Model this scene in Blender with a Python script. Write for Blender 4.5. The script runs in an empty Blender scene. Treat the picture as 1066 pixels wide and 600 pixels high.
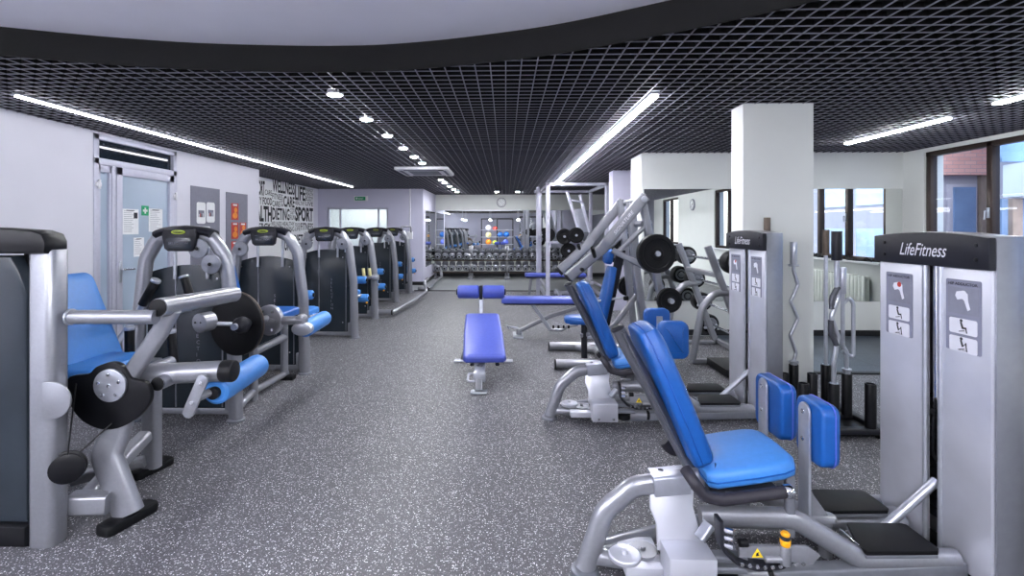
import bpy, bmesh, math, random
from mathutils import Vector, Matrix
V = Vector
random.seed(7)
scene = bpy.context.scene
COL = scene.collection
PI = math.pi

# ---------------------------------------------------------------- materials
def lin(c):
    return tuple((x / 12.92) if x <= 0.04045 else ((x + 0.055) / 1.055) ** 2.4 for x in c)

def hexc(h):
    h = h.lstrip('#')
    return lin([int(h[i:i + 2], 16) / 255 for i in (0, 2, 4)])

def mat(name, col, rough=0.5, metal=0.0, var=0.06, scale=30.0, bump=0.0, emit=0.0, coat=0.0, spec=None):
    """Principled surface whose colour and gloss vary a little with object-space noise."""
    m = bpy.data.materials.new(name)
    m.use_nodes = True
    nt = m.node_tree
    b = nt.nodes['Principled BSDF']
    c = hexc(col) if isinstance(col, str) else col
    tc = nt.nodes.new('ShaderNodeTexCoord')
    nz = nt.nodes.new('ShaderNodeTexNoise')
    nz.inputs['Scale'].default_value = scale
    nz.inputs['Detail'].default_value = 3
    nt.links.new(tc.outputs['Object'], nz.inputs['Vector'])
    cr = nt.nodes.new('ShaderNodeValToRGB')
    cr.color_ramp.elements[0].position = 0.3
    cr.color_ramp.elements[1].position = 0.7
    cr.color_ramp.elements[0].color = tuple(x * (1 - var) for x in c) + (1,)
    cr.color_ramp.elements[1].color = tuple(min(1, x * (1 + var)) for x in c) + (1,)
    nt.links.new(nz.outputs['Fac'], cr.inputs['Fac'])
    nt.links.new(cr.outputs['Color'], b.inputs['Base Color'])
    b.inputs['Roughness'].default_value = rough
    b.inputs['Metallic'].default_value = metal
    if spec is not None:
        b.inputs['Specular IOR Level'].default_value = spec
    if coat:
        b.inputs['Coat Weight'].default_value = coat
        b.inputs['Coat Roughness'].default_value = 0.15
    if bump:
        bp = nt.nodes.new('ShaderNodeBump')
        bp.inputs['Strength'].default_value = bump
        bp.inputs['Distance'].default_value = 0.002
        nt.links.new(nz.outputs['Fac'], bp.inputs['Height'])
        nt.links.new(bp.outputs['Normal'], b.inputs['Normal'])
    if emit:
        b.inputs['Emission Color'].default_value = tuple(c) + (1,)
        b.inputs['Emission Strength'].default_value = emit
    return m

M = {}
M['silver'] = mat('silver_paint', '#8f9198', 0.3, 0.5, 0.04, 60, coat=0.5)
M['post'] = mat('post_grey', '#50525a', 0.35, 0.3, 0.05)
M['rack'] = mat('rack_paint', '#c4c5d4', 0.35, 0.3, 0.03, coat=0.3)
M['steel'] = mat('brushed_steel', '#bcc0ca', 0.34, 0.72, 0.06, 25)
M['cover'] = mat('brushed_cover', '#d2d4de', 0.36, 0.5, 0.1, 3)
M['shell'] = mat('tower_shell_paint', '#8f929b', 0.3, 0.6, 0.04)
M['chrome'] = mat('chrome', '#e4e6ec', 0.12, 1.0, 0.02)
M['grey_metal'] = mat('grey_metal', '#7e818a', 0.4, 0.5, 0.05)
M['dark_grey'] = mat('charcoal_plastic', '#1f2027', 0.4, 0.0, 0.08, 50, spec=0.25)
M['black'] = mat('black_plastic', '#0c0d11', 0.38, 0.0, 0.1, 50, spec=0.25)
M['shield'] = mat('black_shield', '#293037', 0.22, 0.0, 0.15, 4, spec=0.3)
M['rubber'] = mat('black_rubber', '#0c0d10', 0.5, 0.0, 0.1, 80, spec=0.22)
M['grip'] = mat('foam_grip', '#222029', 0.6, 0.0, 0.1, 150, 0.2)
M['blue'] = mat('blue_vinyl', '#0c509c', 0.42, 0.0, 0.05, 40, 0.1)
M['blue_lit'] = mat('lit_blue_vinyl', '#3d80cb', 0.45, 0.0, 0.05, 40, 0.1)  # copy of the blue vinyl, paled with the light that falls on pads
M['indigo'] = mat('indigo_vinyl', '#4e5db8', 0.4, 0.0, 0.05, 40, 0.1)
M['wall'] = mat('wall_paint', '#dcdce6', 0.85, 0.0, 0.015, 3)
M['wall_lilac'] = mat('lilac_wall_paint', '#c9c8dc', 0.85, 0.0, 0.015, 3)
M['wall_white'] = mat('white_wall_paint', '#dfe2e0', 0.85, 0.0, 0.015, 3)
M['recess'] = mat('recess_paint', '#e6e6f0', 0.9, 0.0, 0.02, 3)
M['plenum'] = mat('plenum_black', '#050506', 0.9, 0.0, 0.1)
M['fascia'] = mat('fascia_black', '#050506', 0.9, 0.0, 0.2, 6)
M['lattice'] = mat('lattice_grey', '#777783', 0.45, 0.0, 0.05)
M['white_plastic'] = mat('white_plastic', '#e8e8ec', 0.4, 0.0, 0.03)
M['alu'] = mat('door_aluminium', '#c3c4d4', 0.4, 0.2, 0.03)
M['frost'] = mat('frosted_glass', '#aebed0', 0.22, 0.0, 0.06, 2)
M['dark_glass'] = mat('dark_glass', '#1c2530', 0.05, 0.0, 0.05, 2)
M['paper'] = mat('paper', '#eceef0', 0.8, 0.0, 0.03)
M['ink'] = mat('ink', '#23242c', 0.8, 0.0, 0.05)
M['ink_grey'] = mat('grey_ink', '#7c7e8c', 0.8, 0.0, 0.05)
M['board'] = mat('grey_board', '#7d7e8c', 0.7, 0.0, 0.04, 20)
M['placard'] = mat('placard_grey', '#7c7e90', 0.45, 0.0, 0.04)
M['placard_light'] = mat('placard_panel', '#dcdde6', 0.45, 0.0, 0.03)
M['red'] = mat('red_print', '#b8362c', 0.5, 0.0, 0.1)
M['orange'] = mat('orange_print', '#e88a28', 0.5, 0.0, 0.1)
M['green'] = mat('green_sign', '#12a06a', 0.5, 0.0, 0.05)
M['yellow'] = mat('yellow_plastic', '#f0a818', 0.4, 0.0, 0.05)
M['warn'] = mat('warning_yellow', '#f0d028', 0.5, 0.0, 0.05)
M['lime'] = mat('lime_badge', '#b4c832', 0.4, 0.0, 0.05)
M['screen'] = mat('console_screen', '#262c34', 0.15, 0.0, 0.1, 5)
M['skirting'] = mat('black_skirting', '#141519', 0.5, 0.0, 0.1)
M['bronze'] = mat('bronze_frame', '#3a2f2b', 0.4, 0.4, 0.06)
M['mirror'] = mat('mirror_silver', (0.90, 0.93, 0.91), 0.0, 1.0, 0.0)
M['led'] = mat('led_diffuser', (0.93, 0.93, 1.0), 0.5, 0, 0, emit=15.0)
M['led_white'] = mat('led_diffuser_neutral', (0.96, 0.98, 1.0), 0.5, 0, 0, emit=40.0)
M['led_bright'] = mat('led_diffuser_bright', (0.93, 0.93, 1.0), 0.5, 0, 0, emit=46.0)
M['cove'] = mat('fill_diffuser', (0.95, 0.95, 1.0), 0.5, 0, 0, emit=52.0)  # glow of the added fill tubes
M['spot'] = mat('downlight_lens', (0.95, 0.96, 1.0), 0.5, 0, 0, emit=380.0)
M['navy'] = mat('navy_piping', '#0d4a9a', 0.5, 0.0, 0.05)
M['head'] = mat('dumbbell_head', '#7c7f88', 0.32, 0.4, 0.08)
M['cream'] = mat('cream_plastic', '#d8cf94', 0.5, 0.0, 0.05)
M['brass'] = mat('worn_brass', '#5c5148', 0.5, 0.5, 0.15, 120)
M['radiator'] = mat('radiator_enamel', '#e2e6e2', 0.35, 0.0, 0.02)
M['concrete'] = mat('outside_render', '#a9a8b6', 0.85, 0.0, 0.06, 2)
M['outside_white'] = mat('outside_white', '#dfe8f2', 0.7, 0.0, 0.03, 2)
M['outside_glass'] = mat('outside_glass', '#7f9cc4', 0.06, 0.35, 0.25, 1.2)
M['curtain'] = mat('outside_curtain', '#8a7a70', 0.8, 0.0, 0.15, 5)
M['wood'] = mat('ply_wood', '#8a5c30', 0.5, 0.0, 0.12, 20)

def glass_mat():
    m = bpy.data.materials.new('window_glass')
    m.use_nodes = True
    nt = m.node_tree
    out = nt.nodes['Material Output']
    nt.nodes.remove(nt.nodes['Principled BSDF'])
    tr = nt.nodes.new('ShaderNodeBsdfTransparent')
    tr.inputs['Color'].default_value = (0.9, 0.95, 1.0, 1)
    gl = nt.nodes.new('ShaderNodeBsdfGlossy')
    gl.inputs['Roughness'].default_value = 0.01
    fr = nt.nodes.new('ShaderNodeFresnel')
    fr.inputs['IOR'].default_value = 1.5
    mx = nt.nodes.new('ShaderNodeMixShader')
    ge = nt.nodes.new('ShaderNodeNewGeometry')           # only the outer faces mirror, the inner ones let through
    iv = nt.nodes.new('ShaderNodeMath'); iv.operation = 'SUBTRACT'; iv.inputs[0].default_value = 1.0
    nt.links.new(ge.outputs['Backfacing'], iv.inputs[1])
    ml = nt.nodes.new('ShaderNodeMath'); ml.operation = 'MULTIPLY'
    nt.links.new(fr.outputs['Fac'], ml.inputs[0]); nt.links.new(iv.outputs[0], ml.inputs[1])
    nt.links.new(ml.outputs[0], mx.inputs['Fac'])
    nt.links.new(tr.outputs[0], mx.inputs[1])
    nt.links.new(gl.outputs[0], mx.inputs[2])
    nt.links.new(mx.outputs[0], out.inputs['Surface'])
    return m
M['glass'] = glass_mat()

def floor_mat(name, base, speck, dens, scale, rough=0.55, tile=0.0, tint=None):
    """rubber granulate: dark crumb with pale flecks of two sizes"""
    m = bpy.data.materials.new(name)
    m.use_nodes = True
    nt = m.node_tree
    L = nt.links.new
    b = nt.nodes['Principled BSDF']
    tc = nt.nodes.new('ShaderNodeTexCoord')
    cols = []
    prev = None
    base_n = nt.nodes.new('ShaderNodeTexNoise')
    base_n.inputs['Scale'].default_value = 1.1
    L(tc.outputs['Object'], base_n.inputs['Vector'])
    ramp = nt.nodes.new('ShaderNodeValToRGB')
    c = hexc(base)
    ramp.color_ramp.elements[0].position = 0.35
    ramp.color_ramp.elements[1].position = 0.65
    ramp.color_ramp.elements[0].color = tuple(x * 0.9 for x in c) + (1,)
    ramp.color_ramp.elements[1].color = tuple(x * 1.1 for x in c) + (1,)
    L(base_n.outputs['Fac'], ramp.inputs['Fac'])
    prev = ramp.outputs['Color']
    for k, (sc, share, rad, colr) in enumerate(((scale, dens, 0.34, speck), (scale * 0.62, dens * 0.4, 0.26, speck), (scale * 1.5, dens * 1.6, 0.4, '#77777e'))):
        vo = nt.nodes.new('ShaderNodeTexVoronoi')
        vo.inputs['Scale'].default_value = sc
        mp = nt.nodes.new('ShaderNodeMapping')
        mp.inputs['Location'].default_value = (3.1 * k, 1.7 * k, 0)
        L(tc.outputs['Object'], mp.inputs['Vector'])
        L(mp.outputs['Vector'], vo.inputs['Vector'])
        sep = nt.nodes.new('ShaderNodeSeparateColor')
        L(vo.outputs['Color'], sep.inputs['Color'])
        pick = nt.nodes.new('ShaderNodeMath'); pick.operation = 'LESS_THAN'
        L(sep.outputs[0], pick.inputs[0]); pick.inputs[1].default_value = share
        size = nt.nodes.new('ShaderNodeMath'); size.operation = 'MULTIPLY_ADD'
        L(sep.outputs[1], size.inputs[0]); size.inputs[1].default_value = rad * 0.6; size.inputs[2].default_value = rad * 0.7
        near = nt.nodes.new('ShaderNodeMath'); near.operation = 'LESS_THAN'
        L(vo.outputs['Distance'], near.inputs[0]); L(size.outputs[0], near.inputs[1])
        both = nt.nodes.new('ShaderNodeMath'); both.operation = 'MULTIPLY'
        L(pick.outputs[0], both.inputs[0]); L(near.outputs[0], both.inputs[1])
        br_ = nt.nodes.new('ShaderNodeMath'); br_.operation = 'MULTIPLY_ADD'
        L(sep.outputs[2], br_.inputs[0]); br_.inputs[1].default_value = 0.6; br_.inputs[2].default_value = 0.4
        amt = nt.nodes.new('ShaderNodeMath'); amt.operation = 'MULTIPLY'
        L(both.outputs[0], amt.inputs[0]); L(br_.outputs[0], amt.inputs[1])
        mx = nt.nodes.new('ShaderNodeMix')
        mx.data_type = 'RGBA'
        L(amt.outputs[0], mx.inputs[0])
        L(prev, mx.inputs[6])
        mx.inputs[7].default_value = hexc(colr) + (1,)
        prev = mx.outputs[2]
    if tile:
        br = nt.nodes.new('ShaderNodeTexBrick')
        br.offset = 0
        br.inputs['Scale'].default_value = 1.0
        br.inputs['Mortar Size'].default_value = 0.004
        br.inputs['Brick Width'].default_value = tile
        br.inputs['Row Height'].default_value = tile
        br.inputs['Color1'].default_value = (1, 1, 1, 1)
        br.inputs['Color2'].default_value = (0.88, 0.88, 0.9, 1)
        br.inputs['Mortar'].default_value = (0.15, 0.15, 0.16, 1)
        L(tc.outputs['Object'], br.inputs['Vector'])
        mx = nt.nodes.new('ShaderNodeMix')
        mx.data_type = 'RGBA'
        mx.blend_type = 'MULTIPLY'
        mx.inputs[0].default_value = 1
        L(prev, mx.inputs[6])
        L(br.outputs['Color'], mx.inputs[7])
        prev = mx.outputs[2]
    L(prev, b.inputs['Base Color'])
    b.inputs['Roughness'].default_value = rough
    return m
M['floor'] = floor_mat('speckled_rubber_floor', '#47474c', '#f8f8fc', 0.42, 125, 0.5)
M['mat'] = floor_mat('slate_rubber_mat', '#3b4450', '#5c6672', 0.15, 90, 0.4, tile=0.5)
M['laminate'] = floor_mat('grey_laminate', '#85898b', '#9ea2a4', 0.15, 60, 0.3, tile=0.9)

def brick_mat():
    m = bpy.data.materials.new('pink_brick')
    m.use_nodes = True
    nt = m.node_tree
    b = nt.nodes['Principled BSDF']
    tc = nt.nodes.new('ShaderNodeTexCoord')
    mp = nt.nodes.new('ShaderNodeMapping')
    mp.inputs['Rotation'].default_value = (PI / 2, 0, 0)
    br = nt.nodes.new('ShaderNodeTexBrick')
    br.inputs['Scale'].default_value = 1.0
    br.inputs['Brick Width'].default_value = 0.26
    br.inputs['Row Height'].default_value = 0.085
    br.inputs['Mortar Size'].default_value = 0.007
    br.inputs['Color1'].default_value = hexc('#d8a8a2') + (1,)
    br.inputs['Color2'].default_value = hexc('#cc9892') + (1,)
    br.inputs['Mortar'].default_value = hexc('#a8959a') + (1,)
    nt.links.new(tc.outputs['Object'], mp.inputs['Vector'])
    nt.links.new(mp.outputs['Vector'], br.inputs['Vector'])
    nt.links.new(br.outputs['Color'], b.inputs['Base Color'])
    b.inputs['Roughness'].default_value = 0.85
    return m
M['brick'] = brick_mat()

# ---------------------------------------------------------------- mesh builder
def basis(d, hint=None):
    d = V(d).normalized()
    h = V(hint) if hint is not None else (V((0, 0, 1)) if abs(d.z) < 0.95 else V((0, 1, 0)))
    u = h.cross(d)
    if u.length < 1e-6:
        u = V((1, 0, 0)).cross(d)
    u.normalize()
    return u, d.cross(u).normalized(), d

def rrect(w, h, r, n=5):
    r = min(r, w / 2 - 1e-4, h / 2 - 1e-4)
    pts = []
    for cx, cy, a0 in ((w / 2 - r, h / 2 - r, 0), (-w / 2 + r, h / 2 - r, 90), (-w / 2 + r, -h / 2 + r, 180), (w / 2 - r, -h / 2 + r, 270)):
        for i in range(n + 1):
            a = math.radians(a0 + 90 * i / n)
            pts.append((cx + r * math.cos(a), cy + r * math.sin(a)))
    return pts

def circ(r, n=16, ry=None):
    ry = r if ry is None else ry
    return [(r * math.cos(2 * PI * i / n), ry * math.sin(2 * PI * i / n)) for i in range(n)]

def fillet(pts, r, n=6):
    pts = [V(p) for p in pts]
    out = [pts[0]]
    for a, b, c in zip(pts, pts[1:], pts[2:]):
        d1, d2 = (a - b), (c - b)
        l1, l2 = d1.length, d2.length
        d1.normalize(); d2.normalize()
        ang = math.acos(max(-1, min(1, d1.dot(d2))))
        if ang > PI - 0.02:
            out.append(b); continue
        t = min(r / math.tan(ang / 2), l1 * 0.48, l2 * 0.48)
        p0, p1 = b + d1 * t, b + d2 * t
        for i in range(n + 1):
            s = i / n
            out.append(p0 * (1 - s) ** 2 + b * 2 * s * (1 - s) + p1 * s * s)
    out.append(pts[-1])
    return out

class MB:
    def __init__(self):
        self.v, self.f, self.fm, self.mats = [], [], [], []

    def mi(self, m):
        m = M[m] if isinstance(m, str) else m
        if m not in self.mats:
            self.mats.append(m)
        return self.mats.index(m)

    def add(self, vs, fs, m):
        b = len(self.v)
        k = self.mi(m)
        self.v += [V(p) for p in vs]
        for f in fs:
            self.f.append([b + i for i in f])
            self.fm.append(k)
        return self

    def box(self, c, s, m, bev=0.0, R=None, seg=2):
        bm = bmesh.new()
        bmesh.ops.create_cube(bm, size=1)
        for v in bm.verts:
            v.co = V((v.co.x * s[0], v.co.y * s[1], v.co.z * s[2]))
        if bev:
            bmesh.ops.bevel(bm, geom=bm.edges[:], offset=min(bev, min(s) * 0.45), segments=seg, affect='EDGES', profile=0.5)
        bm.verts.index_update()
        c = V(c)
        vs = [((R @ v.co) if R else v.co) + c for v in bm.verts]
        fs = [[v.index for v in f.verts] for f in bm.faces]
        bm.free()
        return self.add(vs, fs, m)

    def box2(self, lo, hi, m, bev=0.0):
        lo, hi = V(lo), V(hi)
        return self.box((lo + hi) / 2, hi - lo, m, bev)

    def sweep(self, path, prof, m, hint=None, closed=False, cap=True, scales=None):
        path = [V(p) for p in path]
        n, k = len(path), len(prof)
        tang = []
        for i in range(n):
            if closed:
                t = path[(i + 1) % n] - path[i - 1]
            else:
                t = path[min(i + 1, n - 1)] - path[max(i - 1, 0)]
            tang.append(t.normalized())
        u, w, _ = basis(tang[0], hint)
        vs, fs = [], []
        for i in range(n):
            if i:
                if hint is not None:
                    u2 = V(hint).cross(tang[i])
                    u = u2.normalized() if u2.length > 1e-5 else u
                else:
                    u = (u - tang[i] * u.dot(tang[i])).normalized()
                w = tang[i].cross(u)
            s = scales[i] if scales else 1
            vs += [path[i] + u * (a * s) + w * (b * s) for a, b in prof]
        for i in range(n if closed else n - 1):
            for j in range(k):
                a, b = i * k + j, i * k + (j + 1) % k
                c, d = ((i + 1) % n) * k + (j + 1) % k, ((i + 1) % n) * k + j
                fs.append((a, b, c, d))
        if cap and not closed:
            fs.append(tuple(reversed(range(k))))
            fs.append(tuple((n - 1) * k + j for j in range(k)))
        return self.add(vs, fs, m)

    def tube(self, pts, r, m, fil=0.0, n=14, flat=None, hint=None):
        """round tube, or an oval one with FLAT = second radius"""
        p = fillet(pts, fil) if fil else pts
        return self.sweep(p, circ(r, n, flat), m, hint)

    def rtube(self, pts, w, h, m, fil=0.0, r=0.01, hint=None):
        p = fillet(pts, fil) if fil else pts
        return self.sweep(p, rrect(w, h, r, 3), m, hint)

    def lathe(self, o, d, prof, m, n=28, hint=None):
        """PROF = [(along, radius)...] about axis D from O; ends closed"""
        u, w, d = basis(d, hint)
        o = V(o)
        vs, fs = [], []
        k = len(prof)
        for t, r in prof:
            for j in range(n):
                a = 2 * PI * j / n
                vs.append(o + d * t + u * (r * math.cos(a)) + w * (r * math.sin(a)))
        for i in range(k - 1):
            for j in range(n):
                a, b = i * n + j, i * n + (j + 1) % n
                fs.append((a, b, b + n, a + n))
        if prof[0][1] > 1e-6:
            fs.append(tuple(reversed(range(n))))
        if prof[-1][1] > 1e-6:
            fs.append(tuple((k - 1) * n + j for j in range(n)))
        return self.add(vs, fs, m)

    def cyl(self, o, d, L, r, m, n=24, bev=0.0):
        b = min(bev, r * 0.4, L * 0.4)
        prof = [(0, r), (L, r)] if not b else [(0, r - b), (b * 0.3, r - b * 0.3), (b, r), (L - b, r), (L - b * 0.3, r - b * 0.3), (L, r - b)]
        return self.lathe(o, d, prof, m, n)

    def prism(self, out2, o, ux, uy, th, m, bev=0.0):
        """outline in the plane (UX, UY) at O, grown along UX x UY by TH"""
        o, ux, uy = V(o), V(ux).normalized(), V(uy).normalized()
        n = ux.cross(uy).normalized()
        A = sum(a[0] * b[1] - b[0] * a[1] for a, b in zip(out2, out2[1:] + out2[:1]))
        if A < 0:
            out2 = list(reversed(out2))
        if bev:
            rings = [(-bev, 0), (-bev * 0.3, bev * 0.3), (0, bev), (0, th - bev), (-bev * 0.3, th - bev * 0.3), (-bev, th)]
        else:
            rings = [(0, 0), (0, th)]
        return self.rings(out2, rings, o, ux, uy, n, m)

    def rings(self, out2, rings, o, ux, uy, n, m):
        k = len(out2)
        nor = []
        for i in range(k):
            a, b, c = V(out2[i - 1]), V(out2[i]), V(out2[(i + 1) % k])
            e1, e2 = (b - a), (c - b)
            n1 = V((e1.y, -e1.x)); n2 = V((e2.y, -e2.x))
            if n1.length > 1e-9: n1.normalize()
            if n2.length > 1e-9: n2.normalize()
            s = n1 + n2
            if s.length < 1e-6: s = n1
            s.normalize()
            nor.append(s / max(0.5, s.dot(n1)))
        vs, fs = [], []
        for off, t in rings:
            for p, q in zip(out2, nor):
                vs.append(o + ux * (p[0] + q.x * off) + uy * (p[1] + q.y * off) + n * t)
        for i in range(len(rings) - 1):
            for j in range(k):
                a, b = i * k + j, i * k + (j + 1) % k
                fs.append((a, b, b + k, a + k))
        fs.append(tuple(reversed(range(k))))
        fs.append(tuple((len(rings) - 1) * k + j for j in range(k)))
        return self.add(vs, fs, m)

    def pad(self, out2, o, ux, uy, th, m, r=0.03, crown=0.0):
        """upholstered cushion with a soft edge of radius R and a slightly crowned top"""
        o, ux, uy = V(o), V(ux).normalized(), V(uy).normalized()
        n = ux.cross(uy).normalized()
        A = sum(a[0] * b[1] - b[0] * a[1] for a, b in zip(out2, out2[1:] + out2[:1]))
        if A < 0:
            out2 = list(reversed(out2))
        r = min(r, th * 0.49)
        rr = []
        for i in range(4):
            a = PI / 2 * i / 3
            rr.append((-r * 0.6 * (1 - math.sin(a)), r * 0.6 * (1 - math.cos(a))))
        for i in range(6):
            a = PI / 2 * i / 5
            rr.append((-r * (1 - math.cos(a)), th - r + r * math.sin(a)))
        rr.append((-r * 1.9, th + crown))
        return self.rings(out2, rr, o, ux, uy, n, m)

    def build(self, name, parent=None):
        me = bpy.data.meshes.new(name)
        off = V((0, 0, 0))
        p = parent
        while p is not None:
            off += p.location
            p = p.parent
        me.from_pydata([v - off for v in self.v], [], self.f)
        for m in self.mats:
            me.materials.append(m)
        for poly, k in zip(me.polygons, self.fm):
            poly.material_index = k
            poly.use_smooth = True
        bm = bmesh.new()
        bm.from_mesh(me)
        bmesh.ops.recalc_face_normals(bm, faces=bm.faces[:])
        bm.to_mesh(me)
        bm.free()
        me.set_sharp_from_angle(angle=math.radians(38))
        me.update()
        o = bpy.data.objects.new(name, me)
        COL.objects.link(o)
        if parent is not None:
            o.parent = parent
        return o

def tag(o, label, cat, group=None, kind=None):
    o['label'] = label
    o['category'] = cat
    if group: o['group'] = group
    if kind: o['kind'] = kind
    return o

def thing(name, label, cat, loc, group=None):
    o = bpy.data.objects.new(name, None)
    o.location = loc
    COL.objects.link(o)
    return tag(o, label, cat, group)

def struct(name, mb, parent=None):
    o = mb.build(name, parent)
    if parent is None:
        o['kind'] = 'structure'
    return o

def copy_tree(o, loc=None, label=None, parent=None):
    c = o.copy()
    COL.objects.link(c)
    if parent is not None:
        c.parent = parent
    if loc is not None:
        c.location = loc
    if label:
        c['label'] = label
    for ch in list(o.children):
        copy_tree(ch, parent=c)
    return c

def text_mb(mb, body, o, ux, uy, h, m, w=None, shear=0.0, align='LEFT', lift=0.0015, bold=0.0, space=1.0):
    """lettering laid on a surface: left-bottom at O, cap height H, width W (None: natural)"""
    cu = bpy.data.curves.new('lettering', 'FONT')
    cu.body = body
    cu.size = 1
    cu.shear = shear
    cu.offset = bold
    cu.align_x = align
    cu.space_character = space
    cu.resolution_u = 3
    ob = bpy.data.objects.new('lettering', cu)
    COL.objects.link(ob)
    me = bpy.data.meshes.new_from_object(ob)
    bpy.data.objects.remove(ob)
    if not me.vertices:
        return
    xs = [v.co.x for v in me.vertices]; ys = [v.co.y for v in me.vertices]
    x0, x1, y0, y1 = min(xs), max(xs), min(ys), max(ys)
    sy = h / (y1 - y0)
    sx = (w / (x1 - x0)) if w else sy
    o, ux, uy = V(o), V(ux), V(uy)
    n = ux.cross(uy)
    vs = [o + ux * ((v.co.x - x0) * sx) + uy * ((v.co.y - y0) * sy) + n * lift for v in me.vertices]
    mb.add(vs, [list(p.vertices) for p in me.polygons], m)
    bpy.data.meshes.remove(me)
    bpy.data.curves.remove(cu)
# ---------------------------------------------------------------- the room
CEIL = 2.55
TOP = 3.0
LX, RX, FY, NY, BY = -4.43, 5.5, 15.5, -4.6, 13.15
X, Y, Z = V((1, 0, 0)), V((0, 1, 0)), V((0, 0, 1))

mb = MB(); mb.box2((-5.3, NY - 0.2, -0.1), (RX + 0.2, 11.93, 0), 'floor'); struct('floor', mb)
mb = MB(); mb.box2((-5.3, 11.93, -0.1), (RX + 0.2, FY + 0.2, -0.0), 'laminate'); struct('floor_far', mb)
mb = MB(); mb.box2((2.85, 5.25, 0.0), (RX, 7.0, 0.012), 'mat'); struct('floor_mat', mb)
mb = MB(); mb.box2((2.85, 5.18, 0.0), (RX, 5.25, 0.016), 'skirting', 0.004); struct('trim_1', mb)
mb = MB(); mb.box2((-2.2, 11.89, 0.0), (3.6, 11.97, 0.014), 'skirting', 0.004); struct('trim_2', mb)

# left wall with the door opening, then the wall set back behind it
D0, D1, DT = 5.25, 6.6, 2.53
mb = MB()
mb.box2((LX - 0.2, NY, 0), (LX, D0, TOP), 'wall')
mb.box2((LX - 0.2, D0, DT), (LX, D1, TOP), 'wall')
mb.box2((LX - 0.2, D1, 0), (LX, 8.85, TOP), 'wall')
mb.box2((-5.2, 8.65, 0), (LX - 0.2, 8.85, TOP), 'wall')
struct('wall_left', mb)
mb = MB(); mb.box2((-5.2, 8.85, 0), (-5.0, BY + 0.2, TOP), 'wall'); struct('wall_left_far', mb)
# back wall of the machine aisle with the bright internal window
O0, O1, OZ0, OZ1 = -4.76, -3.12, 1.0, 2.06
mb = MB()
mb.box2((-5.0, BY, 0), (O0, BY + 0.16, TOP), 'wall_lilac')
mb.box2((O1, BY, 0), (-2.36, BY + 0.16, TOP), 'wall_lilac')
mb.box2((O0, BY, 0), (O1, BY + 0.16, OZ0), 'wall_lilac')
mb.box2((O0, BY, OZ1), (O1, BY + 0.16, TOP), 'wall_lilac')
struct('wall_back_left', mb)
mb = MB(); mb.box2((-2.36, BY, 0), (-2.19, FY, TOP), 'wall_lilac'); struct('wall_corner', mb)
mb = MB(); mb.box2((-2.36, FY, 0), (3.8, FY + 0.2, TOP), 'wall_white'); struct('wall_back', mb)
# room seen through the internal window
mb = MB()
mb.box2((-5.2, BY + 1.6, 0), (-2.4, BY + 1.7, TOP), 'wall_white')
mb.box2((-5.3, BY + 0.16, 0), (-5.2, BY + 1.7, TOP), 'wall_white')
mb.box2((-5.2, BY + 0.16, 2.9), (-2.36, BY + 1.7, TOP), 'wall_white')
struct('wall_office', mb)
mb = MB()
for a, b in ((O0, O0 + 0.05), (O1 - 0.05, O1), (O0 + 0.32, O0 + 0.36), (O1 - 0.3, O1 - 0.26)):
    mb.box2((a, BY + 0.04, OZ0), (b, BY + 0.12, OZ1), 'alu', 0.005)
mb.box2((O0, BY + 0.04, OZ0), (O1, BY + 0.12, OZ0 + 0.05), 'alu', 0.005)
mb.box2((O0, BY + 0.04, OZ1 - 0.05), (O1, BY + 0.12, OZ1), 'alu', 0.005)
w = struct('window_4', mb)
mb = MB(); mb.box2((O0, BY + 0.075, OZ0), (O1, BY + 0.082, OZ1), 'glass'); mb.build('pane', w)

# right-hand side: alcove with mirror, pilasters
mb = MB(); mb.box2((1.9, 7.0, 0), (RX + 0.2, 7.6, TOP), 'wall_white'); struct('wall_alcove', mb)
mb = MB(); mb.box2((1.95, 9.1, 0), (3.7, 9.45, TOP), 'wall_lilac', 0.006); struct('wall_pier', mb)
mb = MB(); mb.box2((3.6, 7.6, 0), (3.8, FY, TOP), 'wall_white'); struct('wall_right_far', mb)
mb = MB(); mb.box2((2.0, 4.24, 0), (2.59, 4.46, TOP), 'wall_white', 0.006); struct('column', mb)
# wall behind the camera
mb = MB(); mb.box2((LX - 0.2, NY - 0.2, 0), (RX + 0.2, NY, TOP), 'board'); struct('wall_front', mb)
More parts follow.
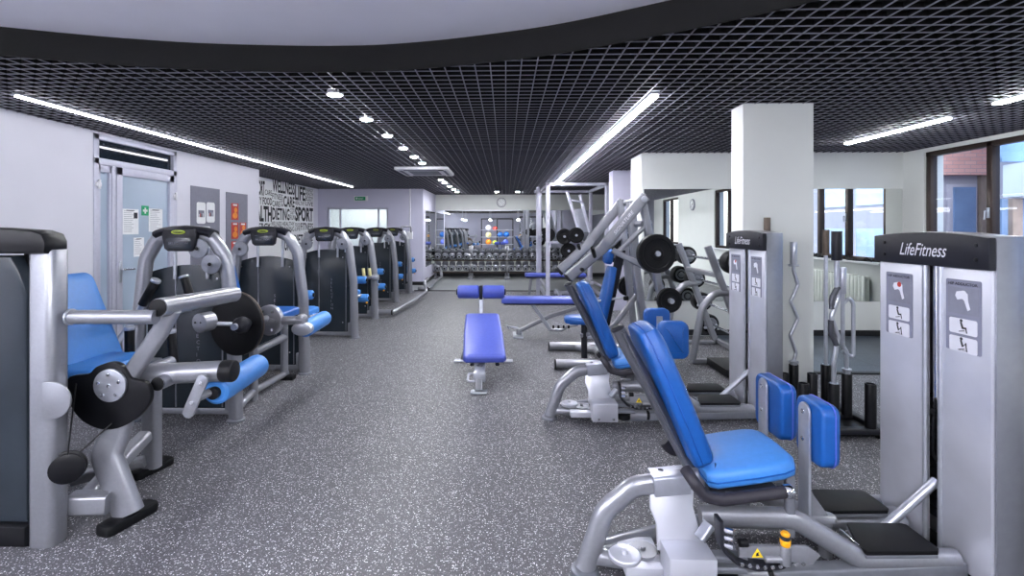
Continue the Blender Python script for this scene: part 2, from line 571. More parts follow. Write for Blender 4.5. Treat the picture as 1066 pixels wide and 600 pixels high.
# window wall
SILL, WT = 1.0, 2.5
bays = [(0.75, 6.66), (-3.6, -2.0)]
mb = MB()
mb.box2((RX, NY, 0), (RX + 0.25, 7.6, SILL), 'wall_white')
mb.box2((RX, NY, WT), (RX + 0.25, 7.6, TOP), 'wall_white')
for a, b in ((6.66, 7.6), (-2.0, 0.75), (NY, -3.6)):
    mb.box2((RX, a, SILL), (RX + 0.25, b, WT), 'wall_white')
struct('wall_right', mb)
mb = MB(); mb.box2((RX - 0.14, 0.7, SILL - 0.035), (RX + 0.05, 6.72, SILL), 'white_plastic', 0.006); struct('trim_3', mb)
mb = MB(); mb.box2((RX - 0.14, -3.65, SILL - 0.035), (RX + 0.05, -1.95, SILL), 'white_plastic', 0.006); struct('trim_4', mb)
def window(n, a, b, splits):
    mb = MB()
    for y in [a + 0.04] + splits + [b - 0.04]:
        mb.box2((RX + 0.02, y - 0.035, SILL), (RX + 0.11, y + 0.035, WT), 'bronze', 0.006)
    for z in (SILL + 0.03, WT - 0.03):
        mb.box2((RX + 0.02, a, z - 0.03), (RX + 0.11, b, z + 0.03), 'bronze', 0.006)
    w = struct('window_%d' % n, mb)
    g = MB(); g.box2((RX + 0.062, a + 0.05, SILL + 0.05), (RX + 0.07, b - 0.05, WT - 0.05), 'glass'); g.build('pane', w)
    h = MB()
    for y in splits[:1]:
        h.box2((RX - 0.005, y - 0.012, 1.62), (RX + 0.02, y + 0.012, 1.74), 'steel', 0.004)
        h.tube([(RX - 0.005, y, 1.7), (RX - 0.03, y, 1.7), (RX - 0.03, y + 0.005, 1.6)], 0.008, 'steel', 0.01)
    if splits: h.build('handle', w)
window(1, 3.9, 6.66, [5.8, 5.08])
window(2, 0.75, 3.9, [3.1, 2.3, 1.5])
window(3, -3.6, -2.0, [-2.8])
# skirting
mb = MB(); mb.box2((-5.0, BY - 0.015, 0), (-2.19, BY, 0.09), 'skirting'); mb.box2((-2.19, BY - 0.015, 0), (-2.175, FY, 0.09), 'skirting'); struct('baseboard_back_left', mb)
mb = MB(); mb.box2((-2.18, FY - 0.015, 0), (3.6, FY, 0.12), 'skirting'); struct('baseboard_back', mb)
mb = MB(); mb.box2((1.9, 6.985, 0.012), (RX, 7.0, 0.09), 'skirting'); struct('baseboard_alcove', mb)
mb = MB(); mb.box2((LX, NY, 0), (LX + 0.015, D0, 0.07), 'alu'); mb.box2((LX, D1, 0), (LX + 0.015, 8.85, 0.07), 'alu'); struct('baseboard_left', mb)
mb = MB(); mb.box2((1.985, 4.225, 0), (2.605, 4.475, 0.06), 'wall_white'); struct('baseboard_column', mb)

# ---------------------------------------------------------------- ceiling
edge = [(-4.43, 2.30), (-4.1, 2.50), (-3.75, 2.67), (-3.4, 2.82), (-3.037, 2.95), (-2.75, 3.05), (-2.447, 3.14), (-2.006, 3.235), (-1.45, 3.29), (-1.1, 3.30), (-0.807, 3.285), (-0.471, 3.225),
        (-0.15, 3.14), (0.2, 3.025), (0.47, 2.905), (0.736, 2.76), (1.057, 2.575), (1.369, 2.355), (1.65, 2.1), (1.92, 1.8), (2.18, 1.42), (2.38, 1.0), (2.5, 0.5),
        (2.54, 0.0), (2.5, -0.6), (2.38, -1.2), (2.12, -1.8), (1.7, -2.4), (1.1, -2.9), (0.3, -3.3), (-0.6, -3.5), (-1.6, -3.5), (-2.6, -3.3), (-3.6, -2.9), (-4.43, -2.4)]
edge_s = [edge[0]]
for i in range(len(edge) - 1):                       # smooth the outline
    p = [V(edge[max(0, min(len(edge) - 1, i + k))]) for k in (-1, 0, 1, 2)]
    for s in (0.25, 0.5, 0.75, 1.0):
        q = 0.5 * ((2 * p[1]) + (p[2] - p[0]) * s + (2 * p[0] - 5 * p[1] + 4 * p[2] - p[3]) * s * s + (3 * p[1] - p[0] - 3 * p[2] + p[3]) * s ** 3)
        edge_s.append((q.x, q.y))
def crossings(val, axis):
    out = []
    poly = edge_s + [edge_s[0]]
    for a, b in zip(poly, poly[1:]):
        if (a[axis] - val) * (b[axis] - val) < 0:
            t = (val - a[axis]) / (b[axis] - a[axis])
            out.append(a[1 - axis] + t * (b[1 - axis] - a[1 - axis]))
    return sorted(out)
def outside(val, axis, lo, hi):
    cs = crossings(val, axis)
    segs, cur = [], lo
    for a, b in zip(cs[::2], cs[1::2]):
        segs.append((cur, a)); cur = b
    segs.append((cur, hi))
    return [(a, b) for a, b in segs if b - a > 0.01]
mb = MB()
HW, FT, HT = 0.0036, 0.005, 0.035                     # flange half width and thickness, blade height
for i in range(-50, 56):
    x = i * 0.1
    for a, b in outside(x, 0, NY, FY):
        mb.box2((x - HW, a, CEIL), (x + HW, b, CEIL + FT), 'lattice')
        mb.box2((x - 0.001, a, CEIL + FT), (x + 0.001, b, CEIL + HT), 'fascia')
for j in range(-46, 155):
    y = j * 0.1 + 0.02
    for a, b in outside(y, 1, -5.0, RX):
        mb.box2((a, y - HW, CEIL + 0.001), (b, y + HW, CEIL + FT + 0.001), 'lattice')
        mb.box2((a, y - 0.001, CEIL + FT), (b, y + 0.001, CEIL + HT), 'fascia')
struct('ceiling', mb)
mb = MB(); mb.box2((-5.3, NY - 0.2, TOP - 0.02), (RX + 0.25, FY + 0.2, TOP + 0.05), 'plenum'); struct('ceiling_plenum', mb)
mb = MB()                                            # raised white plaster field
k = len(edge_s)
mb.add([(x, y, 2.718) for x, y in edge_s] + [(x, y, 2.76) for x, y in edge_s], [tuple(range(k)), tuple(range(2 * k - 1, k - 1, -1))] + [(i, (i + 1) % k, k + (i + 1) % k, k + i) for i in range(k)], 'recess')
struct('ceiling_recess', mb)
mb = MB()                                            # black upstand round it
mb.sweep([(x, y, 2.645) for x, y in edge_s], rrect(0.02, 0.2, 0.004, 2), 'fascia', hint=(0, 0, 1))
struct('trim_5', mb)

# ---------------------------------------------------------------- lamps of the room, and added fill tubes
def led(name, label, x, y0, y1, w, m, group=None):
    t = thing(name, label, 'ceiling light', (x, (y0 + y1) / 2, CEIL - 0.03), group)
    mb = MB(); mb.box2((x - w / 2 - 0.008, y0 - 0.01, CEIL - 0.012), (x + w / 2 + 0.008, y1 + 0.01, CEIL + 0.05), 'grey_metal', 0.004); mb.build('housing', t)
    mb = MB(); mb.box2((x - w / 2, y0, CEIL - 0.03), (x + w / 2, y1, CEIL - 0.0125), m, 0.006); mb.build('diffuser', t)
    return t
LG = 'linear ceiling lights'
led('linear_light', 'very long thin linear light along the left wall above the row of leg machines', -3.8, 3.78, 12.28, 0.028, 'led', LG)
led('linear_light', 'long bright linear light in the grid ceiling over the incline press and power rack', 1.155, 3.88, 11.36, 0.06, 'led_bright', LG)
led('linear_light', 'short linear light near the windows, ending at the ceiling of the alcove', 4.14, 4.74, 6.13, 0.06, 'led_white', LG)
led('linear_light', 'linear light cut by the right edge of the picture near the windows', 4.05, 2.1, 4.2, 0.06, 'led_white', LG)
led('linear_light', 'linear light by the windows, near the clock on the window wall', 3.3, -3.6, 0.8, 0.06, 'led_white', LG)
led('linear_light', 'linear light by the left wall on the ball rack side', -4.0, -4.2, 1.6, 0.06, 'led_white', LG)
dl0 = None
rows = [(-1.335, y) for y in (3.86, 4.74, 5.58, 6.45, 7.23, 7.92)] + [(-1.39, y) for y in (9.35, 10.64, 11.31, 12.33, 13.24, 14.14)] + [(-0.26, 14.13), (0.34, 14.13)]
ordn = ['first', 'second', 'third', 'fourth', 'fifth', 'sixth']
for i, (x, y) in enumerate(rows):
    if i < 6: lab = ordn[i] + ' round ceiling spotlight in the row before the air conditioner, counted from the front'
    elif i < 12: lab = ordn[i - 6] + ' round ceiling spotlight in the row beyond the air conditioner, counted from it'
    else: lab = ('left' if i == 12 else 'right') + ' one of two small ceiling spotlights above the wall clock'
    if dl0 is None:
        t = dl0 = thing('ceiling_spotlight', lab, 'ceiling light', (x, y, CEIL), 'round ceiling spotlights')
        mb = MB(); mb.lathe((x, y, CEIL + 0.05), (0, 0, -1), [(0, 0.05), (0.03, 0.062), (0.052, 0.066), (0.058, 0.062), (0.058, 0.05)], 'white_plastic'); mb.build('trim_ring', t)
        mb = MB(); mb.lathe((x, y, CEIL - 0.0085), (0, 0, -1), [(0, 0.048), (0.004, 0.046), (0.007, 0.03)], 'spot'); mb.build('lens', t)
    else:
        copy_tree(dl0, (x, y, CEIL), lab)
# fill tubes added behind the camera to brighten the raised ceiling field
for x, wd in ((-2.7, 'nearest the door wall'), (-1.0, 'in the middle'), (0.8, 'nearest the windows')):
    t = thing('added_fill_light', 'added white fill tube hung under the raised ceiling, the one %s' % wd, 'fill light', (x, -1.3, 2.05), 'added fill tubes')
    mb = MB(); mb.rtube([(x, -2.8, 2.05), (x, 0.2, 2.05)], 0.07, 0.06, 'cove', r=0.02); mb.build('diffuser', t)
    for y in (-2.6, 0.0):
        mb = MB(); mb.cyl((x, y, 2.07), Z, 0.648, 0.004, 'steel', 8); mb.build('suspension_wire', t)
# air conditioner cassette
t = thing('air_conditioner', 'white square cassette air conditioner set in the black grid ceiling', 'air conditioner', (-1.45, 8.98, CEIL))
mb = MB(); mb.prism(rrect(0.92, 1.1, 0.04, 3), (-1.45, 8.98, CEIL - 0.045), X, Y, 0.12, 'white_plastic', 0.012); mb.build('casing', t)
mb = MB()
for i in range(7): mb.box((-1.45, 8.98 - 0.24 + i * 0.08, CEIL - 0.048), (0.5, 0.055, 0.012), 'grey_metal', 0.004)
mb.box((-1.45, 8.98, CEIL - 0.043), (0.53, 0.56, 0.006), 'board'); mb.build('grille', t)
for a, sx, sy in ((0, 0.62, 0.05), (1, 0.62, 0.05), (2, 0.05, 0.7), (3, 0.05, 0.7)):
    cx = -1.45 + (0, 0, -0.38, 0.38)[a]; cy = 8.98 + (-0.44, 0.44, 0, 0)[a]
    mb = MB(); mb.box((cx, cy, CEIL - 0.046), (sx, sy, 0.012), 'ink_grey', 0.004); mb.build('louver', t)
mb = MB(); mb.box((-1.12, 8.56, CEIL - 0.047), (0.09, 0.1, 0.012), 'black', 0.004); mb.build('receiver', t)

# lamps in the office behind the internal window
def area(name, loc, sx, sy, energy, col, rot=(0, 0, 0)):
    l = bpy.data.lights.new(name, 'AREA'); l.shape = 'RECTANGLE'; l.size = sx; l.size_y = sy; l.energy = energy; l.color = col
    o = bpy.data.objects.new(name, l); o.location = loc; o.rotation_euler = rot; COL.objects.link(o); return o
area('office_lamp', (-3.9, BY + 0.85, 2.88), 1.6, 0.5, 42, (1.0, 0.98, 0.9))

# ---------------------------------------------------------------- door and what hangs on the left wall
d = struct('door_1', MB().box2((LX - 0.12, D0, 0), (LX + 0.012, D0 + 0.07, DT), 'alu', 0.004)
           .box2((LX - 0.12, D1 - 0.07, 0), (LX + 0.012, D1, DT), 'alu', 0.004)
           .box2((LX - 0.12, D0, DT - 0.06), (LX + 0.012, D1, DT), 'alu', 0.004)
           .box2((LX - 0.12, D0, 2.2), (LX + 0.012, D1, 2.27), 'alu', 0.004)
           .box2((LX - 0.12, D0 + 0.25, 0), (LX + 0.012, D0 + 0.3, 2.22), 'alu', 0.004))
mb = MB(); mb.box2((LX - 0.05, D0 + 0.05, 2.25), (LX - 0.03, D1 - 0.05, DT - 0.05), 'dark_glass'); mb.build('transom_pane', d)
mb = MB(); mb.box2((LX - 0.05, D0 + 0.1, 0.1), (LX - 0.03, D0 + 0.225, 2.13), 'frost'); mb.build('side_pane', d)
mb = MB(); mb.box2((LX - 0.07, D0 + 0.07, 0.02), (LX - 0.0, D0 + 0.1, 2.2), 'alu', 0.003); mb.box2((LX - 0.07, D0 + 0.225, 0.02), (LX, D0 + 0.25, 2.2), 'alu', 0.003)
mb.box2((LX - 0.07, D0 + 0.07, 2.12), (LX, D0 + 0.25, 2.2), 'alu', 0.003); mb.build('side_frame', d)
mb = MB()
mb.box2((LX - 0.06, 5.555, 0.02), (LX + 0.02, 5.64, 2.2), 'alu', 0.004); mb.box2((LX - 0.06, 6.45, 0.02), (LX + 0.02, 6.53, 2.2), 'alu', 0.004)
mb.box2((LX - 0.06, 5.555, 2.11), (LX + 0.02, 6.53, 2.2), 'alu', 0.004); mb.box2((LX - 0.06, 5.555, 0.02), (LX + 0.02, 6.53, 0.2), 'alu', 0.004)
lf = mb.build('leaf', d)
mb = MB(); mb.box2((LX - 0.03, 5.63, 0.18), (LX - 0.015, 6.46, 2.12), 'frost'); mb.build('leaf_pane', lf)
mb = MB(); mb.box2((LX + 0.02, 5.58, 0.88), (LX + 0.032, 5.62, 1.13), 'steel', 0.004)
mb.tube([(LX + 0.03, 5.6, 1.03), (LX + 0.075, 5.6, 1.03), (LX + 0.075, 5.75, 1.025)], 0.011, 'chrome', 0.02); mb.build('handle', lf)
for y, z in ((5.3, 1.98), (6.55, 1.93), (6.55, 0.4)):
    mb = MB(); mb.cyl((LX + 0.03, y, z - 0.05), Z, 0.1, 0.014, 'white_plastic', 12, 0.003); mb.box((LX + 0.018, y, z), (0.02, 0.07, 0.045), 'white_plastic', 0.004); mb.build('hinge', d)

def sheet(name, label, cat, y0, y1, z0, z1, x, lines=True, group=None):
    t = thing(name, label, cat, (x, (y0 + y1) / 2, z0), group)
    mb = MB(); mb.box2((x, y0, z0), (x + 0.003, y1, z1), 'paper'); mb.build('page', t)
    if lines:
        mb = MB(); w = y1 - y0; n = int((z1 - z0) / 0.022)
        for i in range(1, n):
            f = random.uniform(0.55, 0.85)
            mb.box2((x + 0.003, y0 + w * 0.1, z1 - i * 0.022 - 0.004), (x + 0.0036, y0 + w * f, z1 - i * 0.022), 'ink_grey')
        mb.box2((x + 0.003, y0 + w * 0.25, z1 - 0.02), (x + 0.0036, y0 + w * 0.75, z1 - 0.012), 'ink')
        mb.build('print', t)
    return t
px = LX - 0.0145
a = sheet('notice_sheet', 'white printed notice with a small photo, left of the green first aid sticker', 'notice', 5.67, 5.93, 1.43, 1.73, px)
mb = MB(); mb.box2((px + 0.0036, 5.85, 1.62), (px + 0.005, 5.91, 1.69), 'ink'); mb.build('photo', a)
sheet('notice_sheet', 'white printed notice right of the green first aid sticker on the glass door', 'notice', 6.1, 6.35, 1.46, 1.75, px)
sheet('notice_sheet', 'white printed notice lowest on the glass door, under the other two', 'notice', 5.85, 6.02, 1.16, 1.39, px)
t = thing('first_aid_sticker', 'small green first aid sticker with a white cross on the glass door', 'sticker', (px, 6.04, 1.66))
mb = MB(); mb.box2((px, 5.98, 1.66), (px + 0.003, 6.1, 1.78), 'green'); mb.build('backing', t)
mb = MB(); mb.box2((px + 0.003, 6.027, 1.683), (px + 0.0042, 6.053, 1.757), 'paper'); mb.box2((px + 0.003, 6.003, 1.707), (px + 0.0042, 6.077, 1.733), 'paper'); mb.build('cross', t)

def board(label, y0, y1, z0, z1):
    t = thing('poster_board', label, 'poster board', (LX, (y0 + y1) / 2, z0), 'grey poster boards on the left wall')
    mb = MB(); mb.box2((LX, y0, z0), (LX + 0.012, y1, z1), 'board', 0.002); mb.build('panel', t)
    return t
b = board('grey poster board nearer the door, with white phone shaped cards', 6.9, 7.6, 0.75, 2.105)
for y0, y1, z0, z1, c in ((7.02, 7.23, 1.57, 1.88, 'ink_grey'), (7.255, 7.46, 1.59, 1.89, 'placard'), (7.12, 7.35, 1.2, 1.53, 'ink')):
    mb = MB(); mb.prism(rrect(y1 - y0, z1 - z0, 0.035, 4), (LX + 0.0122, (y0 + y1) / 2, (z0 + z1) / 2), Y, Z, 0.004, 'paper'); cd = mb.build('card', b)
    mb = MB(); yc = (y0 + y1) / 2; h = z1 - z0
    mb.box2((LX + 0.0162, yc - (y1 - y0) * 0.33, z0 + h * 0.3), (LX + 0.0172, yc + (y1 - y0) * 0.33, z0 + h * 0.62), c)
    for q in range(4):
        mb.box2((LX + 0.0172, yc - 0.06 + q * 0.03, z0 + h * 0.3), (LX + 0.018, yc - 0.045 + q * 0.03, z0 + h * (0.45 + 0.04 * (q % 2))), ('placard_light', 'red', 'ink', 'placard_light')[q])
    mb.build('print', cd)
b = board('grey poster board nearer the word wall, with orange and red packet pictures', 7.78, 8.43, 0.75, 2.08)
for y0, y1, z0, z1 in ((7.92, 8.13, 1.64, 1.91), (7.92, 8.13, 1.33, 1.6), (8.17, 8.37, 1.35, 1.6), (7.92, 8.13, 1.02, 1.29)):
    yc = (y0 + y1) / 2
    mb = MB(); mb.box2((LX + 0.0122, y0, z0), (LX + 0.016, y1, z1), 'red'); cd = mb.build('card', b)
    mb = MB(); mb.prism(circ(0.075, 14, 0.05), (LX + 0.016, yc, z0 + 0.07), Y, Z, 0.001, 'orange'); mb.prism(circ(0.045, 12), (LX + 0.016, yc + 0.02, z0 + 0.16), Y, Z, 0.001, 'orange')
    mb.box2((LX + 0.016, yc - 0.06, z1 - 0.04), (LX + 0.017, yc + 0.06, z1 - 0.015), 'paper'); mb.build('print', cd)

# the word wall
wx = -5.0
t = thing('word_wall', 'white wall panel covered in black fitness words beyond the poster boards', 'wall lettering', (wx, 11.0, 0.9))
def wy(x): return 5.0 * 518 / (526.5 - x)
words = [('SPORT', 486.5, 550, 160, 255, 0.02), ('WELLNESS', 597, 738, 163, 245, .012), ('LIFE', 740, 804, 200, 288, .012), ('HEALTHY FOOD', 430, 595, 262, 310, 0.01),
         ('FITNESS', 597, 664, 246, 282, 0), ('CARE', 668, 737, 262, 330, .012), ('CARE', 597, 645, 290, 326, .005), ('HEALTH', 440, 594, 318, 418, .02), ('DIETING', 597, 706, 335, 410, .012),
         ('SPORT', 740, 853, 330, 418, .02), ('CARE', 551, 595, 222, 255, 0), ('ENERGY', 806, 853, 215, 235, 0), ('HEALTH', 806, 853, 238, 258, 0), ('BODY', 806, 853, 262, 292, 0),
         ('HEALTHY', 740, 800, 292, 318, 0), ('LIVE', 806, 853, 296, 322, 0), ('FIT', 648, 665, 290, 306, 0), ('GYM', 648, 665, 309, 326, 0), ('FOOD', 711, 737, 335, 352, 0), ('DIET', 711, 737, 356, 374, 0),
         ('RUN', 711, 737, 378, 408, 0), ('HEALTHY', 660, 736, 420, 446, 0), ('FITNESS', 775, 853, 428, 472, .006), ('FOOD', 740, 772, 428, 450, 0), ('LIFE', 740, 772, 453, 476, 0), ('WELLNESS', 590, 655, 418, 448, 0),
         ('TRAINING', 645, 735, 450, 480, 0), ('ENERGY', 470, 586, 428, 475, .01), ('HUNT', 655, 725, 520, 600, .015), ('DIET', 730, 790, 500, 560, .01), ('HEALTHY', 797, 853, 482, 510, 0), ('LIFE', 797, 853, 516, 556, .005),
         ('BODY FITNESS WELLNESS CARE', 480, 853, 118, 146, 0)]
mb = MB(); mb.box2((wx, 8.9, 0.75), (wx + 0.004, wy(180 + 857 / 5.92), 2.5), 'paper'); mb.build('panel', t)
for body, x0, x1, z0, z1, bo in words:
    ya, yb = wy(180 + x0 / 5.92), wy(180 + x1 / 5.92)
    if ya < 9.0: ya = 9.0
    # heights measured on the panel are level lines towards the vanishing point
    xm = 180 + (x0 + x1) / 2 / 5.92
    zt = 1.5 + (238 - (160 + z0 / 5.92)) * 5.0 / (526.5 - xm)
    zb = 1.5 + (238 - (160 + z1 / 5.92)) * 5.0 / (526.5 - xm)
    mb = MB(); text_mb(mb, body, (wx + 0.004, ya, zb), Y, Z, zt - zb, 'ink', yb - ya, bold=0.008 + bo * 1.6, lift=0.002); mb.build('word', t)

# exit sign, thermostat box
t = thing('exit_sign', 'small green exit sign high on the wall above the bright internal window', 'exit sign', (-3.86, BY, 2.24))
mb = MB(); mb.box2((-4.03, BY - 0.03, 2.23), (-3.66, BY, 2.36), 'white_plastic', 0.006); mb.build('casing', t)
mb = MB(); mb.box2((-4.0, BY - 0.033, 2.245), (-3.72, BY - 0.03, 2.345), 'green'); mb.build('face', t)
mb = MB(); text_mb(mb, 'EXIT', (-3.9, BY - 0.033, 2.268), X, Z, 0.05, 'paper', 0.13, bold=0.01)
mb.prism([(0, 0), (0.03, 0.03), (0.02, 0.03), (0.02, 0.06), (-0.02, 0.06), (-0.02, 0.03), (-0.03, 0.03)], (-3.95, BY - 0.033, 2.266), X, Z, 0.001, 'paper'); mb.build('lettering', t)
t = thing('wall_switch_box', 'small white switch box on a thin conduit beside the last leg machine', 'switch box', (-2.5, BY, 1.25))
mb = MB(); mb.box2((-2.62, BY - 0.06, 1.22), (-2.46, BY, 1.42), 'white_plastic', 0.01); mb.build('casing', t)
mb = MB(); mb.box2((-2.55, BY - 0.02, 1.42), (-2.52, BY, 2.55), 'white_plastic', 0.004); mb.build('conduit', t)

# mirrors
def mirror(label, lo, hi, parts=None):
    mb = MB(); mb.box2(lo, hi, 'mirror'); tag(mb.build('wall_mirror'), label, 'mirror', 'frameless wall mirrors')
mirror('wide frameless mirror on the back wall behind the dumbbell racks', (-2.17, FY - 0.008, 0.5), (3.58, FY, 2.07))
mirror('narrow frameless mirror on the wall corner left of the dumbbell racks', (-2.19, BY + 0.35, 0.45), (-2.182, FY - 0.15, 2.0))
mirror('large frameless mirror in the alcove behind the barbell rack and the window radiators', (1.93, 6.992, 0.49), (RX - 0.02, 7.0, 2.05))
mirror('frameless mirror on the recessed right wall behind the power rack', (3.592, 9.6, 0.13), (3.6, FY - 0.1, 2.05))

# clock on the back wall and one on the window wall
def clock(loc, n, r, label):
    t = thing('wall_clock', label, 'clock', loc, None)
    loc, n = V(loc), V(n)
    ux = Z.cross(n)
    mb = MB(); mb.lathe(loc, n, [(0, r), (0.02, r), (0.035, r * 0.97), (0.04, r * 0.9), (0.03, r * 0.88)], 'ink_grey', 32); mb.build('rim', t)
    mb = MB(); mb.lathe(loc, n, [(0.02, r * 0.885), (0.031, r * 0.885)], 'paper', 32); mb.build('dial', t)
    mb = MB()
    for i in range(12):
        a = i * PI / 6
        R = Matrix.Rotation(-a, 3, n)
        mb.box(loc + n * 0.0325 + (R @ Z) * r * 0.74, (0.016 if abs(n.y) > .5 else 0.003, 0.003 if abs(n.y) > .5 else 0.016, 0.03), 'ink', R=R)
    mb.build('numerals', t)
    for a, L, w in ((math.radians(305), 0.5, 0.014), (math.radians(130), 0.68, 0.01)):
        R = Matrix.Rotation(-a, 3, n)
        q = R @ Z
        mb = MB(); mb.rtube([loc + n * 0.036 - q * r * 0.1, loc + n * 0.036 + q * r * L], w, 0.003, 'ink'); mb.build('hand', t)
clock((-0.135, FY, 2.31), (0, -1, 0), 0.15, 'round white clock with grey rim high on the back wall above the dumbbells')
clock((RX, -0.75, 2.2), (-1, 0, 0), 0.17, 'round wall clock on the window wall, seen in the alcove mirror')

# radiators under the windows
def radiator(y0, y1, label):
    t = thing('radiator', label, 'radiator', (RX - 0.07, (y0 + y1) / 2, 0.16), 'white radiators under the windows')
    n = int((y1 - y0) / 0.08)
    mb = MB()
    for i in range(n):
        mb.box((RX - 0.075, y0 + (i + 0.5) * (y1 - y0) / n, 0.48), (0.085, 0.07, 0.6), 'radiator', 0.014)
    mb.box2((RX - 0.1, y0, 0.72), (RX - 0.05, y1, 0.76), 'radiator', 0.01); mb.box2((RX - 0.1, y0, 0.2), (RX - 0.05, y1, 0.24), 'radiator', 0.01)
    mb.build('fins', t)
    mb = MB(); mb.tube([(RX - 0.075, y0 - 0.02, 0.22), (RX - 0.075, y0 - 0.1, 0.22), (RX - 0.075, y0 - 0.1, 0.0)], 0.012, 'radiator', 0.03); mb.build('pipe', t)
radiator(4.6, 6.4, 'white ribbed radiator nearest the alcove mirror, under the windows')
radiator(2.4, 4.0, 'white ribbed radiator in the middle of the window wall')
mb = MB()
rng = random.Random(3)
for k in range(2):
    pts = []
    for i in range(26):
        y = 5.0 + i * 0.06
        pts.append((RX - 0.06 + 0.05 * math.sin(i * 0.9 + k * 2), y, SILL + 0.014 + 0.05 * max(0, math.sin(i * 0.55 + k)) * (1 if i % 25 else 0)))
    mb.tube(pts, 0.012, 'rubber', 0.02, 8)
tag(mb.build('cable'), 'tangled black cable lying on the white windowsill by the alcove', 'cable')

# what stands outside the windows
t = thing('brick_building', 'pink brick building with tall windows across from the gym windows', 'building', (11.0, 12.0, -1.5))
mb = MB(); mb.box2((8.6, 11.5, -1.5), (13.2, 12.1, 8.0), 'concrete'); mb.build('wall', t)
mb = MB(); mb.box2((8.4, 11.3, 2.7), (13.2, 11.52, 8.0), 'brick'); mb.build('brickwork', t)
for a, b in ((8.9, 9.5), (10.0, 10.62), (11.15, 12.3)):
    mb = MB(); mb.box2((a, 11.42, 0.3), (b, 11.52, 2.5), 'concrete', 0.02); f = mb.build('window_frame', t)
    mb = MB(); mb.box2((a + 0.07, 11.39, 0.37), (b - 0.07, 11.43, 2.43), 'outside_glass'); mb.build('pane', f)
mb = MB(); mb.box2((10.68, 11.4, -1.5), (10.8, 11.52, 2.7), 'curtain'); mb.build('pillar', t)
t = thing('white_building', 'pale building with a white balcony band and glazing beyond the right window', 'building', (10.5, 9.0, -1.5))
mb = MB(); mb.box2((8.85, 8.6, -1.5), (13.8, 9.2, 8.0), 'concrete'); mb.build('wall', t)
mb = MB(); mb.box2((8.3, 8.5, 2.62), (13.8, 8.62, 3.9), 'outside_glass'); mb.build('upper_pane', t)
mb = MB(); mb.sweep([(8.4 + i * 0.5, 8.4 - 0.4 * math.sin(i / 11 * PI), 2.3) for i in range(12)], rrect(0.5, 0.55, 0.02, 2), 'outside_white', hint=(0, 0, 1)); mb.build('balcony_band', t)
mb = MB(); mb.box2((8.3, 8.5, -1.5), (13.8, 8.62, 2.0), 'outside_glass'); mb.build('lower_pane', t)
for x in (8.4, 8.75, 9.5, 10.5, 11.5, 12.7):
    mb = MB(); mb.box2((x, 8.42, -1.5), (x + 0.16, 8.52, 2.0), 'curtain'); mb.build('mullion', t)
t = thing('long_building', 'long grey building with rows of blue windows, reflected in the alcove mirror', 'building', (15, 0, -1.5))
mb = MB(); mb.box2((14.0, -9.0, -1.5), (16.0, 10.5, 9.0), 'concrete'); mb.build('wall', t)
for r in range(3):
    for k in range(9):
        y = -8.2 + k * 2.05
        mb = MB(); mb.box2((13.95, y, -0.6 + r * 3.0), (14.02, y + 1.55, 1.5 + r * 3.0), 'outside_glass'); mb.build('window_pane', t)
mb = MB(); mb.box2((RX + 0.25, -30, -1.6), (40, 40, -1.5), 'concrete'); struct('street_ground', mb)
# ---------------------------------------------------------------- hip machines on the right
SX, SY = (-1) * Y, Z                                 # a face turned towards -X reads along -Y
def pictogram(mb, o, s, splay, m='ink'):
    """little seated figure: head, trunk, two legs"""
    o = V(o)
    mb.prism(circ(0.011 * s, 10), o + Z * 0.062 * s - SX * 0.012 * s, SX, SY, 0.0008, m)
    mb.prism([(-0.022 * s, 0.05 * s), (-0.008 * s, 0.052 * s), (0.006 * s, 0.012 * s), (-0.006 * s, 0.005 * s)], o, SX, SY, 0.0008, m)
    mb.prism([(-0.006 * s, 0.005 * s), (0.004 * s, 0.018 * s), (0.026 * s, (0.02 + splay) * s), (0.024 * s, (0.008 + splay) * s)], o, SX, SY, 0.0008, m)
    mb.prism([(0.018 * s, (0.016 + splay) * s), (0.026 * s, (0.018 + splay) * s), (0.034 * s, -0.02 * s), (0.026 * s, -0.02 * s)], o, SX, SY, 0.0008, m)
    mb.prism([(-0.03 * s, -0.012 * s), (0.012 * s, -0.002 * s), (0.012 * s, -0.008 * s), (-0.03 * s, -0.018 * s)], o, SX, SY, 0.0008, m)

